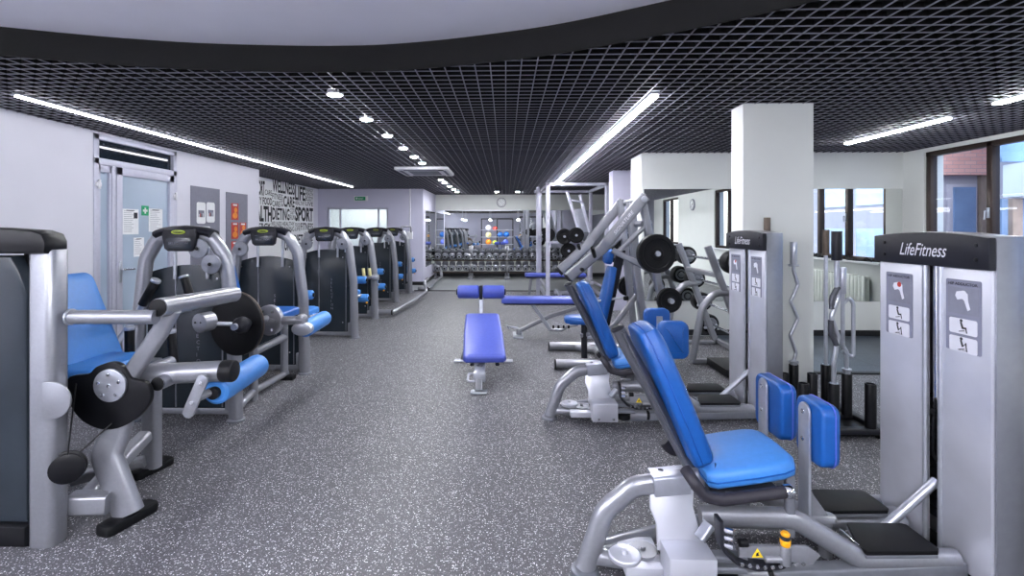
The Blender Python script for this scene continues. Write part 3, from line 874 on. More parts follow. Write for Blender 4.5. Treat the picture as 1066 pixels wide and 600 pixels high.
def hip_machine(label, turned_pads):
    t = thing('hip_machine', label, 'exercise machine', (1.2, 2.25, 0), 'blue and silver hip machines')
    # --- tower
    y0, y1, xf, xb, zt = 2.04, 2.655, 1.972, 2.1, 1.33
    def arch(a, b, z0, z1, rise, n=10):
        return [(a, z0), (b, z0)] + [(b + (a - b) * i / n, z1 + rise * math.sin(PI * i / n)) for i in range(n + 1)]
    mb = MB()
    for ya, yb in ((y0, y0 + 0.035), (y1 - 0.035, y1)):       # rounded side shells
        out = [(xf, ya), (xf, yb), (xb - 0.02, yb), (xb, (ya + yb) / 2), (xb - 0.02, ya)]
        mb.prism(out, (0, 0, 0.02), X, Y, 1.45, 'shell', 0.006)
    mb.box2((xb - 0.025, y0 + 0.02, 0.02), (xb - 0.005, y1 - 0.02, 1.47), 'silver', 0.004)
    mb.prism(arch(y0 + 0.004, y1 - 0.004, 1.45, 1.465, 0.02), (xf + 0.01, 0, 0), Y, Z, xb - xf - 0.02, 'silver', 0.004)
    tw = mb.build('tower_shell', t)
    mb = MB(); mb.box2((xf - 0.012, y0 - 0.01, 0), (xb, y1 + 0.01, 0.035), 'black', 0.006); mb.build('base_trim', tw)
    # front covers either side of the weight slot
    for ya, yb, word, hi in ((y0 + 0.008, 2.292, 'HIP ADDUCTOR', 'placard_light'), (2.358, y1 - 0.008, 'HIP ABDUCTOR', 'red')):
        mb = MB(); mb.box2((xf - 0.014, ya, 0.035), (xf + 0.004, yb, zt + 0.01), 'cover', 0.006)
        mb.cyl((xf - 0.012, yb - 0.008 if ya < 2.2 else ya + 0.008, 0.035), Z, zt - 0.03, 0.012, 'steel', 12)
        fc = mb.build('front_cover', t)
        yc = (ya + yb) / 2 + (0.0 if ya < 2.2 else 0.015)
        o = V((xf - 0.0142, yc, 1.125))
        mb = MB(); mb.prism(rrect(0.165, 0.31, 0.008, 3), o, SX, SY, 0.002, 'placard')
        for z in (1.09, 1.012): mb.prism(rrect(0.13, 0.066, 0.008, 3), (xf - 0.0162, yc, z - 0.01), SX, SY, 0.001, 'placard_light')
        mb.prism(rrect(0.145, 0.115, 0.004, 2), (xf - 0.0162, yc, 1.19), SX, SY, 0.0006, 'ink_grey')
        text_mb(mb, word, (xf - 0.0162, yc + 0.068, 1.256), SX, SY, 0.012, 'ink', 0.136, bold=0.02)
        # bent thigh drawing
        mb.prism([(-0.03, 0.035), (0.0, 0.042), (0.022, 0.03), (0.024, 0.0), (0.034, -0.035), (0.022, -0.042), (0.006, 0.0), (-0.004, 0.006), (-0.026, 0.0), (-0.036, 0.018)], (xf - 0.0168, yc, 1.192), SX, SY, 0.0008, 'placard_light')
        mb.prism(circ(0.013, 10), (xf - 0.0176, yc - 0.004, 1.222), SX, SY, 0.0006, hi)
        pictogram(mb, (xf - 0.0172, yc, 1.066), 0.62, 0.0)
        pictogram(mb, (xf - 0.0172, yc, 0.988), 0.62, 0.022)
        text_mb(mb, 'Life Fitness', (xf - 0.0162, yc + 0.022, 0.975), SX, SY, 0.007, 'ink', 0.045)
        mb.build('placard', fc)
    # dark cap with the script logo and four screws
    mb = MB(); mb.prism(arch(-y1 - 0.004, -y0 + 0.004, zt, 1.462, 0.022), (xf - 0.004, 0, 0), SX, SY, 0.032, 'dark_grey', 0.006)
    cap = mb.build('cap', t)
    mb = MB()
    text_mb(mb, 'LifeFitness', (xf - 0.0362, 2.485, 1.372), SX, SY, 0.06, 'placard_light', 0.26, shear=0.38, bold=0.004)
    mb.build('logo', cap)
    for y in (2.09, 2.585):
        for z in (1.37, 1.43):
            mb = MB(); mb.cyl((xf - 0.035, y, z), (-1, 0, 0), 0.004, 0.009, 'black', 12, 0.001); mb.build('screw', cap)
    # weight stack seen in the slot
    mb = MB()
    for k in range(12): mb.box2((xf + 0.02, 2.2, 0.16 + k * 0.046), (xb - 0.03, 2.45, 0.202 + k * 0.046), 'black', 0.003)
    ws = mb.build('weight_stack', t)
    for k in range(12):
        mb = MB(); mb.box2((xf + 0.0185, 2.315, 0.178 + k * 0.046), (xf + 0.0202, 2.335, 0.184 + k * 0.046), 'placard_light'); mb.build('number_mark', ws)
    mb = MB(); mb.cyl((xf + 0.015, 2.335, 0.7), Z, 0.68, 0.014, 'chrome', 12); mb.build('guide_rod', t)
    mb = MB(); mb.tube([(xf + 0.0, 2.325, 0.72), (xf - 0.005, 2.33, 0.6), (xf + 0.005, 2.345, 0.45), (xf + 0.012, 2.325, 0.42)], 0.006, 'rubber', 0.03, 8)
    mb.cyl((xf + 0.02, 2.325, 0.66), (-1, 0, 0), 0.035, 0.013, 'black', 12, 0.003); mb.build('selector_pin', t)
    # --- frame
    mb = MB()
    yc = 2.2
    oval = circ(0.045, 16, 0.034)
    mb.sweep(fillet([(0.345, yc - 0.02, 0.015), (0.43, yc - 0.01, 0.26), (0.56, yc, 0.365), (0.86, yc, 0.41)], 0.13, 8), oval, 'silver', hint=Y)
    mb.lathe((0.345, yc - 0.02, 0), Z, [(0, 0.062), (0.014, 0.06), (0.02, 0.05)], 'grey_metal')
    mb.rtube([(0.64, yc, 0.384), (0.79, yc, 0.4)], 0.105, 0.085, 'steel', r=0.012)              # clamp sleeve
    mb.cyl((0.68, yc, 0.42), Z, 0.02, 0.012, 'chrome', 12)
    mb.build('rear_leg', t)
    mb = MB()
    mb.sweep(fillet([(0.84, yc - 0.03, 0.26), (1.22, yc - 0.06, 0.27), (1.5, yc - 0.06, 0.1), (1.93, yc - 0.02, 0.08)], 0.16, 10), circ(0.043, 16, 0.038), 'silver', hint=Y)
    mb.sweep(fillet([(1.0, 2.32, 0.26), (1.2, 2.4, 0.24), (1.45, 2.5, 0.1), (1.93, 2.5, 0.085)], 0.16, 10), circ(0.04, 16, 0.036), 'silver', hint=Y)
    mb.tube([(0.36, yc, 0.06), (0.95, yc - 0.1, 0.06), (1.1, yc - 0.1, 0.06)], 0.036, 'silver', 0.06)
    mb.tube([(0.42, yc + 0.05, 0.06), (1.0, yc + 0.28, 0.06), (1.95, yc + 0.28, 0.06)], 0.036, 'silver', 0.1)
    mb.rtube([(0.9, yc - 0.1, 0.05), (1.55, yc - 0.06, 0.05), (1.95, yc - 0.02, 0.05)], 0.07, 0.06, 'grey_metal', 0.1)
    mb.tube([(1.72, 2.33, 0.1), (1.98, 2.33, 0.34)], 0.02, 'steel')
    mb.tube([(1.75, 2.66, 0.06), (2.05, 2.66, 0.06)], 0.035, 'grey_metal')
    # upright carrying the seat, gusset
    mb.tube([(1.06, 2.25, 0.25), (1.06, 2.25, 0.44)], 0.03, 'silver')
    mb.rtube([(1.2, 2.13, 0.2), (1.2, 2.13, 0.46)], 0.04, 0.03, 'grey_metal')
    mb.prism([(0.92, 0.29), (1.28, 0.29), (1.14, 0.41), (0.96, 0.41)], (0, 2.28, 0), X, Z, 0.012, 'silver')
    mb.build('frame', t)
    mb = MB(); mb.lathe((1.08, 2.1, 0.06), (1, 0, 0), [(0, 0.038), (0.02, 0.038), (0.026, 0.03)], 'black', 16); mb.build('end_cap', t)
    # adjuster: curved drilled rail, bracket and yellow plunger
    mb = MB()
    pts = [(0.86, 2.03, 0.33), (0.865, 2.03, 0.22), (0.92, 2.03, 0.165), (1.0, 2.03, 0.14), (1.1, 2.035, 0.145), (1.2, 2.06, 0.185)]
    mb.sweep(fillet(pts, 0.06, 5), rrect(0.016, 0.06, 0.004, 2), 'dark_grey', hint=Y)
    for i in range(9):
        a = i / 8
        mb.cyl((0.94 + 0.24 * a, 2.0, 0.15 + 0.03 * abs(a - 0.4)), (0, -1, 0), 0.004, 0.008, 'chrome', 8)
    for z in (0.3, 0.27, 0.24): mb.cyl((0.875, 2.0, z), (0.6, -0.8, 0.2), 0.035, 0.01, 'chrome', 8)
    mb.cyl((0.925, 1.99, 0.255), (1, 0, 0), 0.03, 0.016, 'black', 10)
    mb.build('adjuster_rail', t)
    mb = MB(); mb.prism([(0.93, 0.19), (1.22, 0.165), (1.25, 0.2), (1.2, 0.235), (0.93, 0.235)], (0, 2.02, 0), X, Z, 0.02, 'silver', 0.004)
    mb.cyl((1.11, 2.0, 0.165), Z, 0.075, 0.021, 'silver', 16, 0.004); mb.cyl((1.03, 2.0, 0.185), X, 0.1, 0.014, 'silver', 12, 0.003)
    br = mb.build('adjuster_bracket', t)
    mb = MB(); mb.prism([(-0.022, 0), (0.022, 0), (0, 0.036)], (1.0, 1.9995, 0.192), X, Z, 0.002, 'warn')
    mb.prism([(-0.007, 0.004), (0.007, 0.006), (0.002, 0.014), (0.006, 0.02), (-0.004, 0.016)], (1.0, 1.9974, 0.194), X, Z, 0.001, 'ink'); mb.build('warning_sticker', br)
    mb = MB(); mb.lathe((1.11, 2.0, 0.24), Z, [(0, 0.017), (0.012, 0.02), (0.022, 0.02), (0.024, 0.018)], 'yellow', 16)
    mb.lathe((1.11, 2.0, 0.264), Z, [(0, 0.016), (0.004, 0.019), (0.014, 0.019), (0.016, 0.016)], 'ink', 16)
    mb.lathe((1.11, 2.0, 0.28), Z, [(0, 0.016), (0.008, 0.018), (0.014, 0.012)], 'yellow', 16)
    mb.build('plunger', t)
    # sheet cover with S-shaped back and box front, pulleys
    mb = MB()
    s_out = [(-0.09, 0), (-0.088, 0.1), (-0.11, 0.16), (-0.105, 0.22), (-0.06, 0.27), (0.055, 0.275), (0.085, 0.23), (0.075, 0.17), (0.09, 0.09), (0.12, 0)]
    mb.prism(s_out, (0.735, 2.14, 0.13), (1, 0, 0), (0, 0.28, 0.96), 0.02, 'cover', 0.004)
    mb.box2((0.655, 2.0, 0.04), (0.845, 2.13, 0.178), 'cover', 0.006)
    mb.box2((0.5, 2.08, 0.04), (0.67, 2.3, 0.085), 'cover', 0.008)
    for x in (0.7, 0.81): mb.cyl((x, 2.0, 0.065), (0, -1, 0), 0.01, 0.009, 'chrome', 8)
    mb.prism([(-0.012, 0), (0.012, 0), (-0.03, 0.1), (-0.05, 0.1)], (0.76, 2.148, 0.2), (1, 0, 0), (0, 0.28, 0.96), -0.004, 'grey_metal')
    mb.build('pulley_cover', t)
    mb = MB(); mb.lathe((0.485, 2.04, 0.135), Z, [(0, 0.012), (0.02, 0.012), (0.02, 0.06), (0.026, 0.064), (0.036, 0.064), (0.04, 0.06), (0.04, 0.012), (0.055, 0.01)], 'cover', 28); mb.build('pulley', t)
    mb = MB(); mb.lathe((0.6, 2.19, 0.075), Z, [(0, 0.012), (0.006, 0.06), (0.012, 0.064), (0.022, 0.06), (0.022, 0.012), (0.034, 0.01)], 'silver', 28); mb.build('pulley', t)
    mb = MB(); mb.rtube([(0.83, 2.06, 0.155), (0.98, 2.06, 0.155)], 0.05, 0.03, 'grey_metal'); mb.rtube([(0.83, 2.06, 0.105), (0.98, 2.06, 0.105)], 0.04, 0.03, 'grey_metal')
    mb.rtube([(0.81, 2.1, 0.2), (0.86, 2.12, 0.25)], 0.05, 0.03, 'steel'); mb.lathe((0.9, 2.06, 0.05), Z, [(0, 0.05), (0.035, 0.05)], 'black', 20); mb.build('linkage', t)
    # --- seat and backrest
    yc = 2.25
    mb = MB(); mb.tube([(0.5, yc - 0.02, 1.05), (0.65, yc - 0.02, 0.77), (0.86, yc - 0.02, 0.36), (0.96, yc - 0.02, 0.34)], 0.03, 'post', 0.08)
    mb.rtube([(0.515, yc, 1.045), (0.78, yc, 0.5)], 0.12, 0.016, 'post', r=0.006, hint=(0, 0, 1))
    bp = mb.build('back_post', t)
    mb = MB(); mb.lathe((0.5, yc - 0.02, 1.05), (-0.47, 0, 0.88), [(0, 0.032), (0.01, 0.032), (0.018, 0.022)], 'dark_grey', 16); mb.build('post_cap', bp)
    d = V((0.5975 - 0.835, 0, 1.06 - 0.49)); L = d.length; d.normalize()
    q = V((0, -1, 0))
    outl = [(-0.15, 0.02), (-0.13, 0), (0.13, 0), (0.15, 0.02), (0.165, 0.2), (0.165, L * 0.6), (0.145, L * 0.88), (0.11, L * 0.98), (0.05, L), (-0.05, L), (-0.11, L * 0.98), (-0.145, L * 0.88), (-0.165, L * 0.6), (-0.165, 0.2)]
    o = V((0.8, yc - 0.01, 0.485))
    n = q.cross(d)
    if n.x < 0: q = -q
    mb = MB(); mb.pad(outl, o, q, d, 0.09, 'blue', 0.03, 0.008); bk = mb.build('backrest', t)
    n = q.cross(d)
    ring = [o + q * (p[0] * 1.003) + d * p[1] + n * 0.03 for p in outl]
    mb = MB(); mb.sweep(ring, circ(0.0035, 6), 'navy', closed=True); mb.build('piping', bk)
    ux = V((math.cos(math.radians(9)), 0, math.sin(math.radians(9))))
    outl = [(0, -0.16), (0.03, -0.185), (0.2, -0.19), (0.31, -0.185), (0.36, -0.165), (0.385, -0.12), (0.39, 0.0), (0.385, 0.12), (0.36, 0.165), (0.31, 0.185), (0.2, 0.19), (0.03, 0.185), (0, 0.16)]
    mb = MB(); mb.pad(outl, (0.845, yc, 0.415), ux, Y, 0.075, 'blue_lit', 0.03, 0.01); st = mb.build('seat', t)
    n = ux.cross(Y)
    ring = [V((0.845, yc, 0.415)) + ux * p[0] + Y * p[1] * 1.003 + n * 0.03 for p in outl]
    mb = MB(); mb.sweep(ring, circ(0.0035, 6), 'blue', closed=True); mb.build('piping', st)
    mb = MB(); mb.prism([(0.86, -0.13), (1.15, -0.13), (1.15, 0.13), (0.86, 0.13)], (0, yc, 0.39), X, Y, 0.012, 'dark_grey'); mb.build('seat_plate', t)
    for s in (-1, 1):
        y = yc + s * 0.225 - (0.03 if s > 0 else 0)
        pts = fillet([(0.745, yc + s * 0.17, 0.50), (0.76, y, 0.475), (0.80, y, 0.42), (0.87, y, 0.405), (1.12, y, 0.44)], 0.06, 6)
        if s > 0: pts = pts[7:]
        mb = MB(); mb.sweep(pts, circ(0.024, 14), 'grip'); h = mb.build('handle', t)
        mb = MB(); mb.cyl(pts[-1], pts[-1] - pts[-2], 0.03, 0.0275, 'chrome', 16, 0.003); mb.build('end_ring', h)
    # --- thigh pads on their swing arms
    for k in (0, 1):
        if turned_pads:
            x0 = 1.335
            ya, yb, z0, z1 = ((2.125, 2.325, 0.475, 0.745), (2.44, 2.7, 0.46, 0.735))[k]
            w, h = yb - ya, z1 - z0
            mb = MB(); mb.pad(rrect(w, h, 0.045, 5), (x0, (ya + yb) / 2, (z0 + z1) / 2), Y, Z, 0.085, 'blue', 0.028, 0.006)
            pd = mb.build('thigh_pad', t)
            ring = [V((x0 + 0.055, (ya + yb) / 2 + p[0], (z0 + z1) / 2 + p[1])) for p in rrect(w + 0.002, h + 0.002, 0.045, 5)]
            mb = MB(); mb.sweep(ring, circ(0.003, 6), 'indigo', closed=True); mb.build('piping', pd)
            yb_ = (ya + yb) / 2 + (0.01 if k == 0 else 0.02)
            zb = 0.2
            mb = MB()
            out = [(-0.04, zb - 0.69), (0.04, zb - 0.69)] + [(0.04 * math.cos(a), 0.04 * math.sin(a)) for a in [PI * i / 8 for i in range(9)]]
            mb.prism(out, (x0 - 0.004, yb_, 0.69), (0, -1, 0), Z, 0.012, 'steel', 0.003)
            sw = mb.build('swing_arm', t)
            for z in (0.69, 0.57):
                mb = MB(); mb.cyl((x0 - 0.016, yb_, z), (-1, 0, 0), 0.006, 0.011, 'chrome', 12, 0.002); mb.build('bolt', sw)
            mb = MB()
            mb.prism([(0, 0.23), (0.1, 0.23), (0, 0.37)], (x0 - 0.01, yb_ + 0.004, 0), X, Z, 0.012, 'silver')
            mb.prism(rrect(0.16, 0.07, 0.034, 6), (x0 + 0.045, yb_, 0.205), X, Y, 0.026, 'silver', 0.006)
            mb.cyl((x0 + 0.08, yb_, 0.05), Z, 0.16, 0.027, 'silver', 18)
            mb.build('pivot', t)
        else:
            ya = (2.0, 2.52)[k]; sgn = (-1, 1)[k]
            xa = (1.22, 1.28)[k]
            mb = MB(); mb.pad(rrect(0.215, 0.275, 0.05, 5), (xa + 0.02, ya, 0.675), (-sgn * 1.0, 0, 0) if sgn > 0 else (1, 0, 0), Z, 0.09, 'blue', 0.028, 0.006)
            pd = mb.build('thigh_pad', t)
            mb = MB()
            yb_ = ya + (0.012 if sgn < 0 else -0.012)
            mb.rtube([(xa + 0.03, yb_, 0.75), (xa + 0.03, yb_, 0.22)], 0.05, 0.014, 'steel', r=0.004, hint=Y)
            mb.prism(rrect(0.16, 0.07, 0.034, 6), (xa + 0.05, yb_, 0.2), X, Y, 0.026, 'silver', 0.006)
            mb.cyl((xa + 0.1, yb_, 0.05), Z, 0.16, 0.027, 'silver', 18)
            mb.build('swing_arm', t)
    # --- foot plates
    for ya, yb, xs in ((2.1, 2.31, 0.0), (2.4, 2.6, 0.02)):
        out = [(1.5 + xs, ya), (1.8 + xs, ya + 0.01), (1.82 + xs, ya + 0.03), (1.82 + xs, yb - 0.01), (1.8 + xs, yb), (1.56 + xs, yb), (1.5 + xs, ya + 0.06)]
        mb = MB(); mb.prism(out, (0, 0, 0.138), X, Y, 0.018, 'rubber', 0.004)
        fp = mb.build('foot_plate', t)
        mb = MB(); mb.prism(out, (0, 0, 0.124), X, Y, 0.014, 'grey_metal', 0.003)
        mb.box2((1.49 + xs, ya + 0.04, 0.122), (1.5 + xs, yb - 0.05, 0.158), 'chrome', 0.003); mb.build('plate_rim', fp)
    return t
hip_machine('nearest blue and silver hip machine with the script logo tower at the right edge', True)
h2 = hip_machine('second blue and silver hip machine, its tower standing against the white pillar', False)
h2.location.y += 1.76
# ---------------------------------------------------------------- the row of leg machines on the left
ROW = 'black and silver leg machines along the left wall'
def oval(a, b, n=16):
    return circ(a, n, b)

def tower(t, o, pulleys, word, seed):
    """arched silver frame with console, black shield and cable pulleys; O = right foot on the floor"""
    ox, oy = o
    def p(x, y, z): return V((ox + x, oy + y, z))
    path = [p(-0.83, 0, 0.0), p(-0.815, 0, 0.75), p(-0.755, 0, 1.26), p(-0.66, 0, 1.43), p(-0.55, 0, 1.465), p(-0.33, 0, 1.465), p(-0.22, 0, 1.42), p(-0.125, 0, 1.26), p(-0.065, 0, 0.78), p(-0.045, 0, 0.0)]
    mb = MB()
    pts = fillet(path, 0.16, 6)
    mb.sweep(pts, circ(0.056, 18, 0.04), 'silver', hint=Y)
    for x in (-0.83, -0.045): mb.lathe(p(x, 0, 0), Z, [(0, 0.066), (0.012, 0.066), (0.018, 0.058)], 'grey_metal', 20)
    mb.build('frame', t)
    mb = MB()
    mb.rtube([p(-0.83, 0.1, 0.045), p(-0.06, 0.1, 0.045)], 0.07, 0.05, 'silver')
    mb.rtube([p(-0.42, 0.06, 0.045), p(-0.42, 1.0, 0.045)], 0.07, 0.05, 'silver')
    mb.rtube([p(-0.72, 0.06, 0.045), p(-0.72, 1.0, 0.045)], 0.07, 0.05, 'silver')
    mb.box2(p(-0.16, 0.04, 0.06), p(-0.07, 0.14, 0.2), 'silver', 0.01)
    mb.build('base_frame', t)
    # console: hood wrapped over the arch, screen box below it
    mb = MB()
    hood = [p(-0.66, 0, 1.452), p(-0.6, 0, 1.476), p(-0.44, 0, 1.49), p(-0.28, 0, 1.476), p(-0.22, 0, 1.452)]
    mb.sweep(fillet(hood, 0.2, 4), circ(0.036, 16, 0.07), 'dark_grey', hint=Y)
    c = mb.build('console', t)
    mb = MB()
    mb.prism([(-0.135, 0.0), (-0.115, -0.105), (-0.09, -0.125), (0.09, -0.125), (0.115, -0.105), (0.135, 0.0), (0.12, 0.045), (-0.12, 0.045)], p(-0.44, -0.035, 1.45), X, Z, 0.055, 'dark_grey', 0.012)
    mb.build('screen_housing', c)
    mb = MB(); mb.box2(p(-0.535, -0.0925, 1.345), p(-0.345, -0.088, 1.43), 'screen', 0.002)
    mb.build('screen', c)
    mb = MB(); text_mb(mb, 'SELECTION', p(-0.515, -0.093, 1.38), X, Z, 0.016, 'ink_grey', 0.15); mb.build('lettering', c)
    mb = MB(); mb.prism(circ(0.055, 20, 0.016), p(-0.44, -0.0915, 1.472), X, Z, 0.006, 'lime', 0.002)
    mb.prism(circ(0.042, 20, 0.009), p(-0.44, -0.0975, 1.472), X, Z, 0.001, 'ink'); text_mb(mb, 'TECHNOGYM', p(-0.474, -0.0985, 1.468), X, Z, 0.009, 'lime', 0.068); mb.build('badge', c)
    # shield of three boards
    mb = MB()
    top = [(-0.14 - 0.66 * (1 - i / 10) + 0.0, 1.125 + 0.085 * math.sin(PI * (0.08 + 0.84 * i / 10))) for i in range(11)]
    mb.prism([(-0.8, 0.07), (-0.14, 0.07)] + list(reversed(top)), p(0, 0.1, 0), X, Z, 0.03, 'shield', 0.004)
    sh = mb.build('shield', t)
    mb = MB()
    for x in (-0.565, -0.19): mb.box2(p(x - 0.004, 0.062, 0.08), p(x + 0.004, 0.072, 1.15), 'grey_metal')
    mb.build('trim', sh)
    mb = MB()
    for i, ch in enumerate(word): text_mb(mb, ch, p(-0.40, 0.0695, 0.78 - i * 0.05), X, Z, 0.03, 'ink_grey')
    mb.build('lettering', sh)
    for x, z in ((-0.745, 1.1), (-0.235, 1.1), (-0.745, 0.2), (-0.235, 0.2)):
        mb = MB(); mb.cyl(p(x, 0.07, z), (0, -1, 0), 0.004, 0.008, 'steel', 10, 0.001); mb.build('screw', sh)
    for x, z in pulleys:
        mb = MB(); mb.lathe(p(x, -0.03, z), (0, -1, 0), [(0, 0.03), (0.004, 0.074), (0.012, 0.078), (0.014, 0.07), (0.02, 0.07), (0.022, 0.078), (0.03, 0.074), (0.032, 0.03), (0.034, 0.02), (0.04, 0.018)], 'grey_metal', 28)
        mb.cyl(p(x, -0.07, z), (0, -1, 0), 0.008, 0.014, 'black', 12, 0.002); mb.build('pulley', t)
    mb = MB()
    for x in (-0.56, -0.3): mb.cyl(p(x, 0.05, 1.1), Z, 0.36, 0.014, 'steel', 10)
    mb.box2(p(-0.6, 0.1, 0.12), p(-0.3, 0.22, 0.85), 'black', 0.006)
    mb.build('weight_stack', t)
    return p

def seat_unit(t, p):
    mb = MB(); mb.tube([p(-0.5, 0.68, 0.05), p(-0.5, 0.68, 0.48)], 0.035, 'silver'); mb.rtube([p(-0.6, 0.68, 0.46), p(-0.2, 0.68, 0.46)], 0.06, 0.05, 'silver')
    mb.tube([p(-0.62, 0.68, 0.46), p(-0.74, 0.68, 1.05)], 0.028, 'silver'); mb.build('seat_post', t)
    mb = MB(); mb.pad(rrect(0.42, 0.42, 0.07), p(-0.42, 0.68, 0.49), X, Y, 0.07, 'blue_lit', 0.025, 0.008); mb.build('seat', t)
    d = V((-0.14, 0, 0.6)).normalized()
    mb = MB(); mb.pad(rrect(0.4, 0.55, 0.07), p(-0.69, 0.68, 0.87), Y, d, 0.07, 'blue', 0.025, 0.008); mb.build('backrest', t)
    mb = MB(); mb.tube([p(-0.3, 0.45, 0.5), p(-0.16, 0.45, 0.5), p(-0.14, 0.62, 0.5)], 0.024, 'silver', 0.05); mb.build('lever', t)

def roller(t, a, b, r, m='blue_lit', core='steel'):
    a, b = V(a), V(b)
    d = (b - a); L = d.length; d.normalize()
    mb = MB(); mb.lathe(a, d, [(0, r * 0.75), (0.012, r * 0.96), (0.03, r), (L - 0.03, r), (L - 0.012, r * 0.96), (L, r * 0.75)], m, 28)
    ro = mb.build('roller_pad', t)
    mb = MB(); mb.cyl(a - d * 0.03, d, L + 0.045, r * 0.45, 'black', 20, 0.004); mb.build('axle', ro)
    return ro

FEET = [(-2.06, 3.84), (-2.03, 5.1), (-2.02, 6.77), (-2.12, 8.22), (-2.18, 10.08), (-2.18, 11.55)]
LAB = ['second leg machine, its black shield right behind the lever arms of the nearest one',
       'third leg machine, before the word wall, its tower with one pulley on the left',
       'fourth leg machine from the camera, its tower with a pulley on either side',
       'fifth leg machine, with two cream grips on a silver arm at its right',
       'sixth leg machine from the camera, with a long bent silver base tube',
       'last leg machine of the row, farthest from the camera near the wall corner']
PUL = [[(-0.31, 1.345), (-0.21, 1.225)], [(-0.69, 1.29)], [(-0.69, 1.29), (-0.2, 1.29)], [(-0.2, 1.3)], [(-0.2, 1.3)], [(-0.2, 1.3)]]
towers = []
for i, (f, lab) in enumerate(zip(FEET, LAB)):
    t = thing('leg_machine', lab, 'exercise machine', (f[0] - 0.4, f[1] + 0.4, 0), ROW)
    p = tower(t, f, PUL[i], 'SELECTION', i)
    towers.append((t, p))
    if i == 0:
        # cam, hub, lever and roller standing proud into the aisle
        y = 3.62
        mb = MB(); mb.lathe((-2.06, y + 0.16, 0.77), (-0.25, -0.97, 0), [(0, 0.235), (0.006, 0.243), (0.022, 0.243), (0.028, 0.235)], 'rubber', 40)
        cm = mb.build('cam', t)
        mb = MB(); mb.lathe((-2.06, y + 0.166, 0.77), (-0.25, -0.97, 0), [(0, 0.243), (0.0, 0.246), (0.01, 0.246), (0.01, 0.243)], 'brass', 40); mb.build('edge', cm)
        mb = MB(); mb.lathe((-1.95, y + 0.5, 0.74), (-0.25, -0.97, 0), [(0, 0.09), (0.01, 0.125), (0.05, 0.125), (0.06, 0.11), (0.062, 0.03)], 'silver', 32)
        for k in range(6):
            a = k * PI / 3
            mb.cyl(V((-1.96, y + 0.45, 0.74)) + V((0.097, -0.025, 0)) * math.cos(a) * 0.85 + Z * math.sin(a) * 0.085, (-0.25, -0.97, 0), 0.012, 0.011, 'chrome', 8)
        mb.build('hub', t)
        mb = MB(); mb.cyl((-2.02, y + 0.14, 0.77), (0.1, 0.6, -0.03), 0.4, 0.03, 'silver', 14); mb.build('shaft', t)
        mb = MB(); mb.cyl((-1.97, y + 0.45, 0.735), (1, 0.05, 0.02), 0.3, 0.036, 'silver', 18); mb.cyl((-1.69, y + 0.43, 0.745), Y, 0.07, 0.045, 'silver', 16, 0.006)
        mb.prism(circ(0.085, 18, 0.055), (-1.68, y + 0.5, 0.67), X, Z, 0.07, 'steel', 0.01); mb.build('lever', t)
        roller(t, (-1.69, y + 0.53, 0.65), (-1.69, y + 1.0, 0.665), 0.068)
        mb = MB(); mb.lathe((-2.17, y - 0.15, 0.83), (0.3, 0.95, 0), [(0, 0.06), (0.006, 0.068), (0.1, 0.068), (0.106, 0.06)], 'silver', 24)
        for q in (-0.02, 0.02): mb.cyl((-2.17 + q, y - 0.152, 0.835), (-0.3, -0.95, 0), 0.006, 0.007, 'black', 8)
        mb.cyl((-2.14, y - 0.1, 0.82), V((-1.94, y + 0.02, 0.79)) - V((-2.14, y - 0.1, 0.82)), 0.24, 0.016, 'steel', 12); mb.build('counterweight', t)
        mb = MB(); mb.lathe((-1.95, y - 0.06, 0.79), (0.1, 0.9, 0), [(0, 0.02), (0.01, 0.04), (0.04, 0.06), (0.08, 0.06), (0.11, 0.045), (0.14, 0.03)], 'dark_grey', 24); mb.cyl((-1.955, y - 0.085, 0.79), Y, 0.05, 0.024, 'steel', 14); mb.build('ball_knob', t)
        mb = MB(); mb.pad(rrect(0.3, 0.42, 0.06), (-2.12, 4.55, 0.68), X, Y, 0.07, 'blue', 0.025, 0.008); mb.build('seat', t)
        d = V((-0.16, 0, 0.6)).normalized()
        mb = MB(); mb.pad(rrect(0.4, 0.5, 0.07), (-2.6, 4.5, 0.95), Y, d, 0.07, 'blue', 0.025, 0.008); mb.build('backrest', t)
        mb = MB(); mb.tube([(-2.2, 4.3, 0.0), (-2.2, 4.3, 0.66), (-2.05, 4.3, 0.7)], 0.036, 'silver', 0.06); mb.tube([(-2.2, 4.3, 0.42), (-2.2, 4.9, 0.42)], 0.036, 'silver')
        mb.tube([(-2.2, 4.5, 0.66), (-2.55, 4.5, 0.66), (-2.62, 4.5, 1.1)], 0.03, 'silver', 0.06)
        mb.tube([(-2.2, 4.9, 0.05), (-2.2, 4.9, 0.65)], 0.036, 'silver'); mb.tube([(-2.15, 3.9, 0.05), (-2.2, 4.3, 0.08), (-2.2, 4.95, 0.05)], 0.03, 'silver', 0.1); mb.build('seat_post', t)
        mb = MB(); mb.rtube([(-2.29, 4.9, 0.02), (-2.1, 4.9, 0.02)], 0.09, 0.04, 'rubber'); mb.build('foot', t)
    else:
        seat_unit(t, p)
        roller(t, p(-0.36, 0.62, 0.46), p(-0.03 if i > 1 else -0.16, 0.62, 0.46), 0.062)
        roller(t, p(-0.36, 0.62, 0.73), p(-0.06 if i > 1 else -0.2, 0.62, 0.73), 0.055)
        if i > 1:
            mb = MB(); mb.cyl(p(-0.05, 0.6, 0.385), Z, 0.03, 0.014, 'yellow', 10, 0.002); mb.build('pin_knob', t)
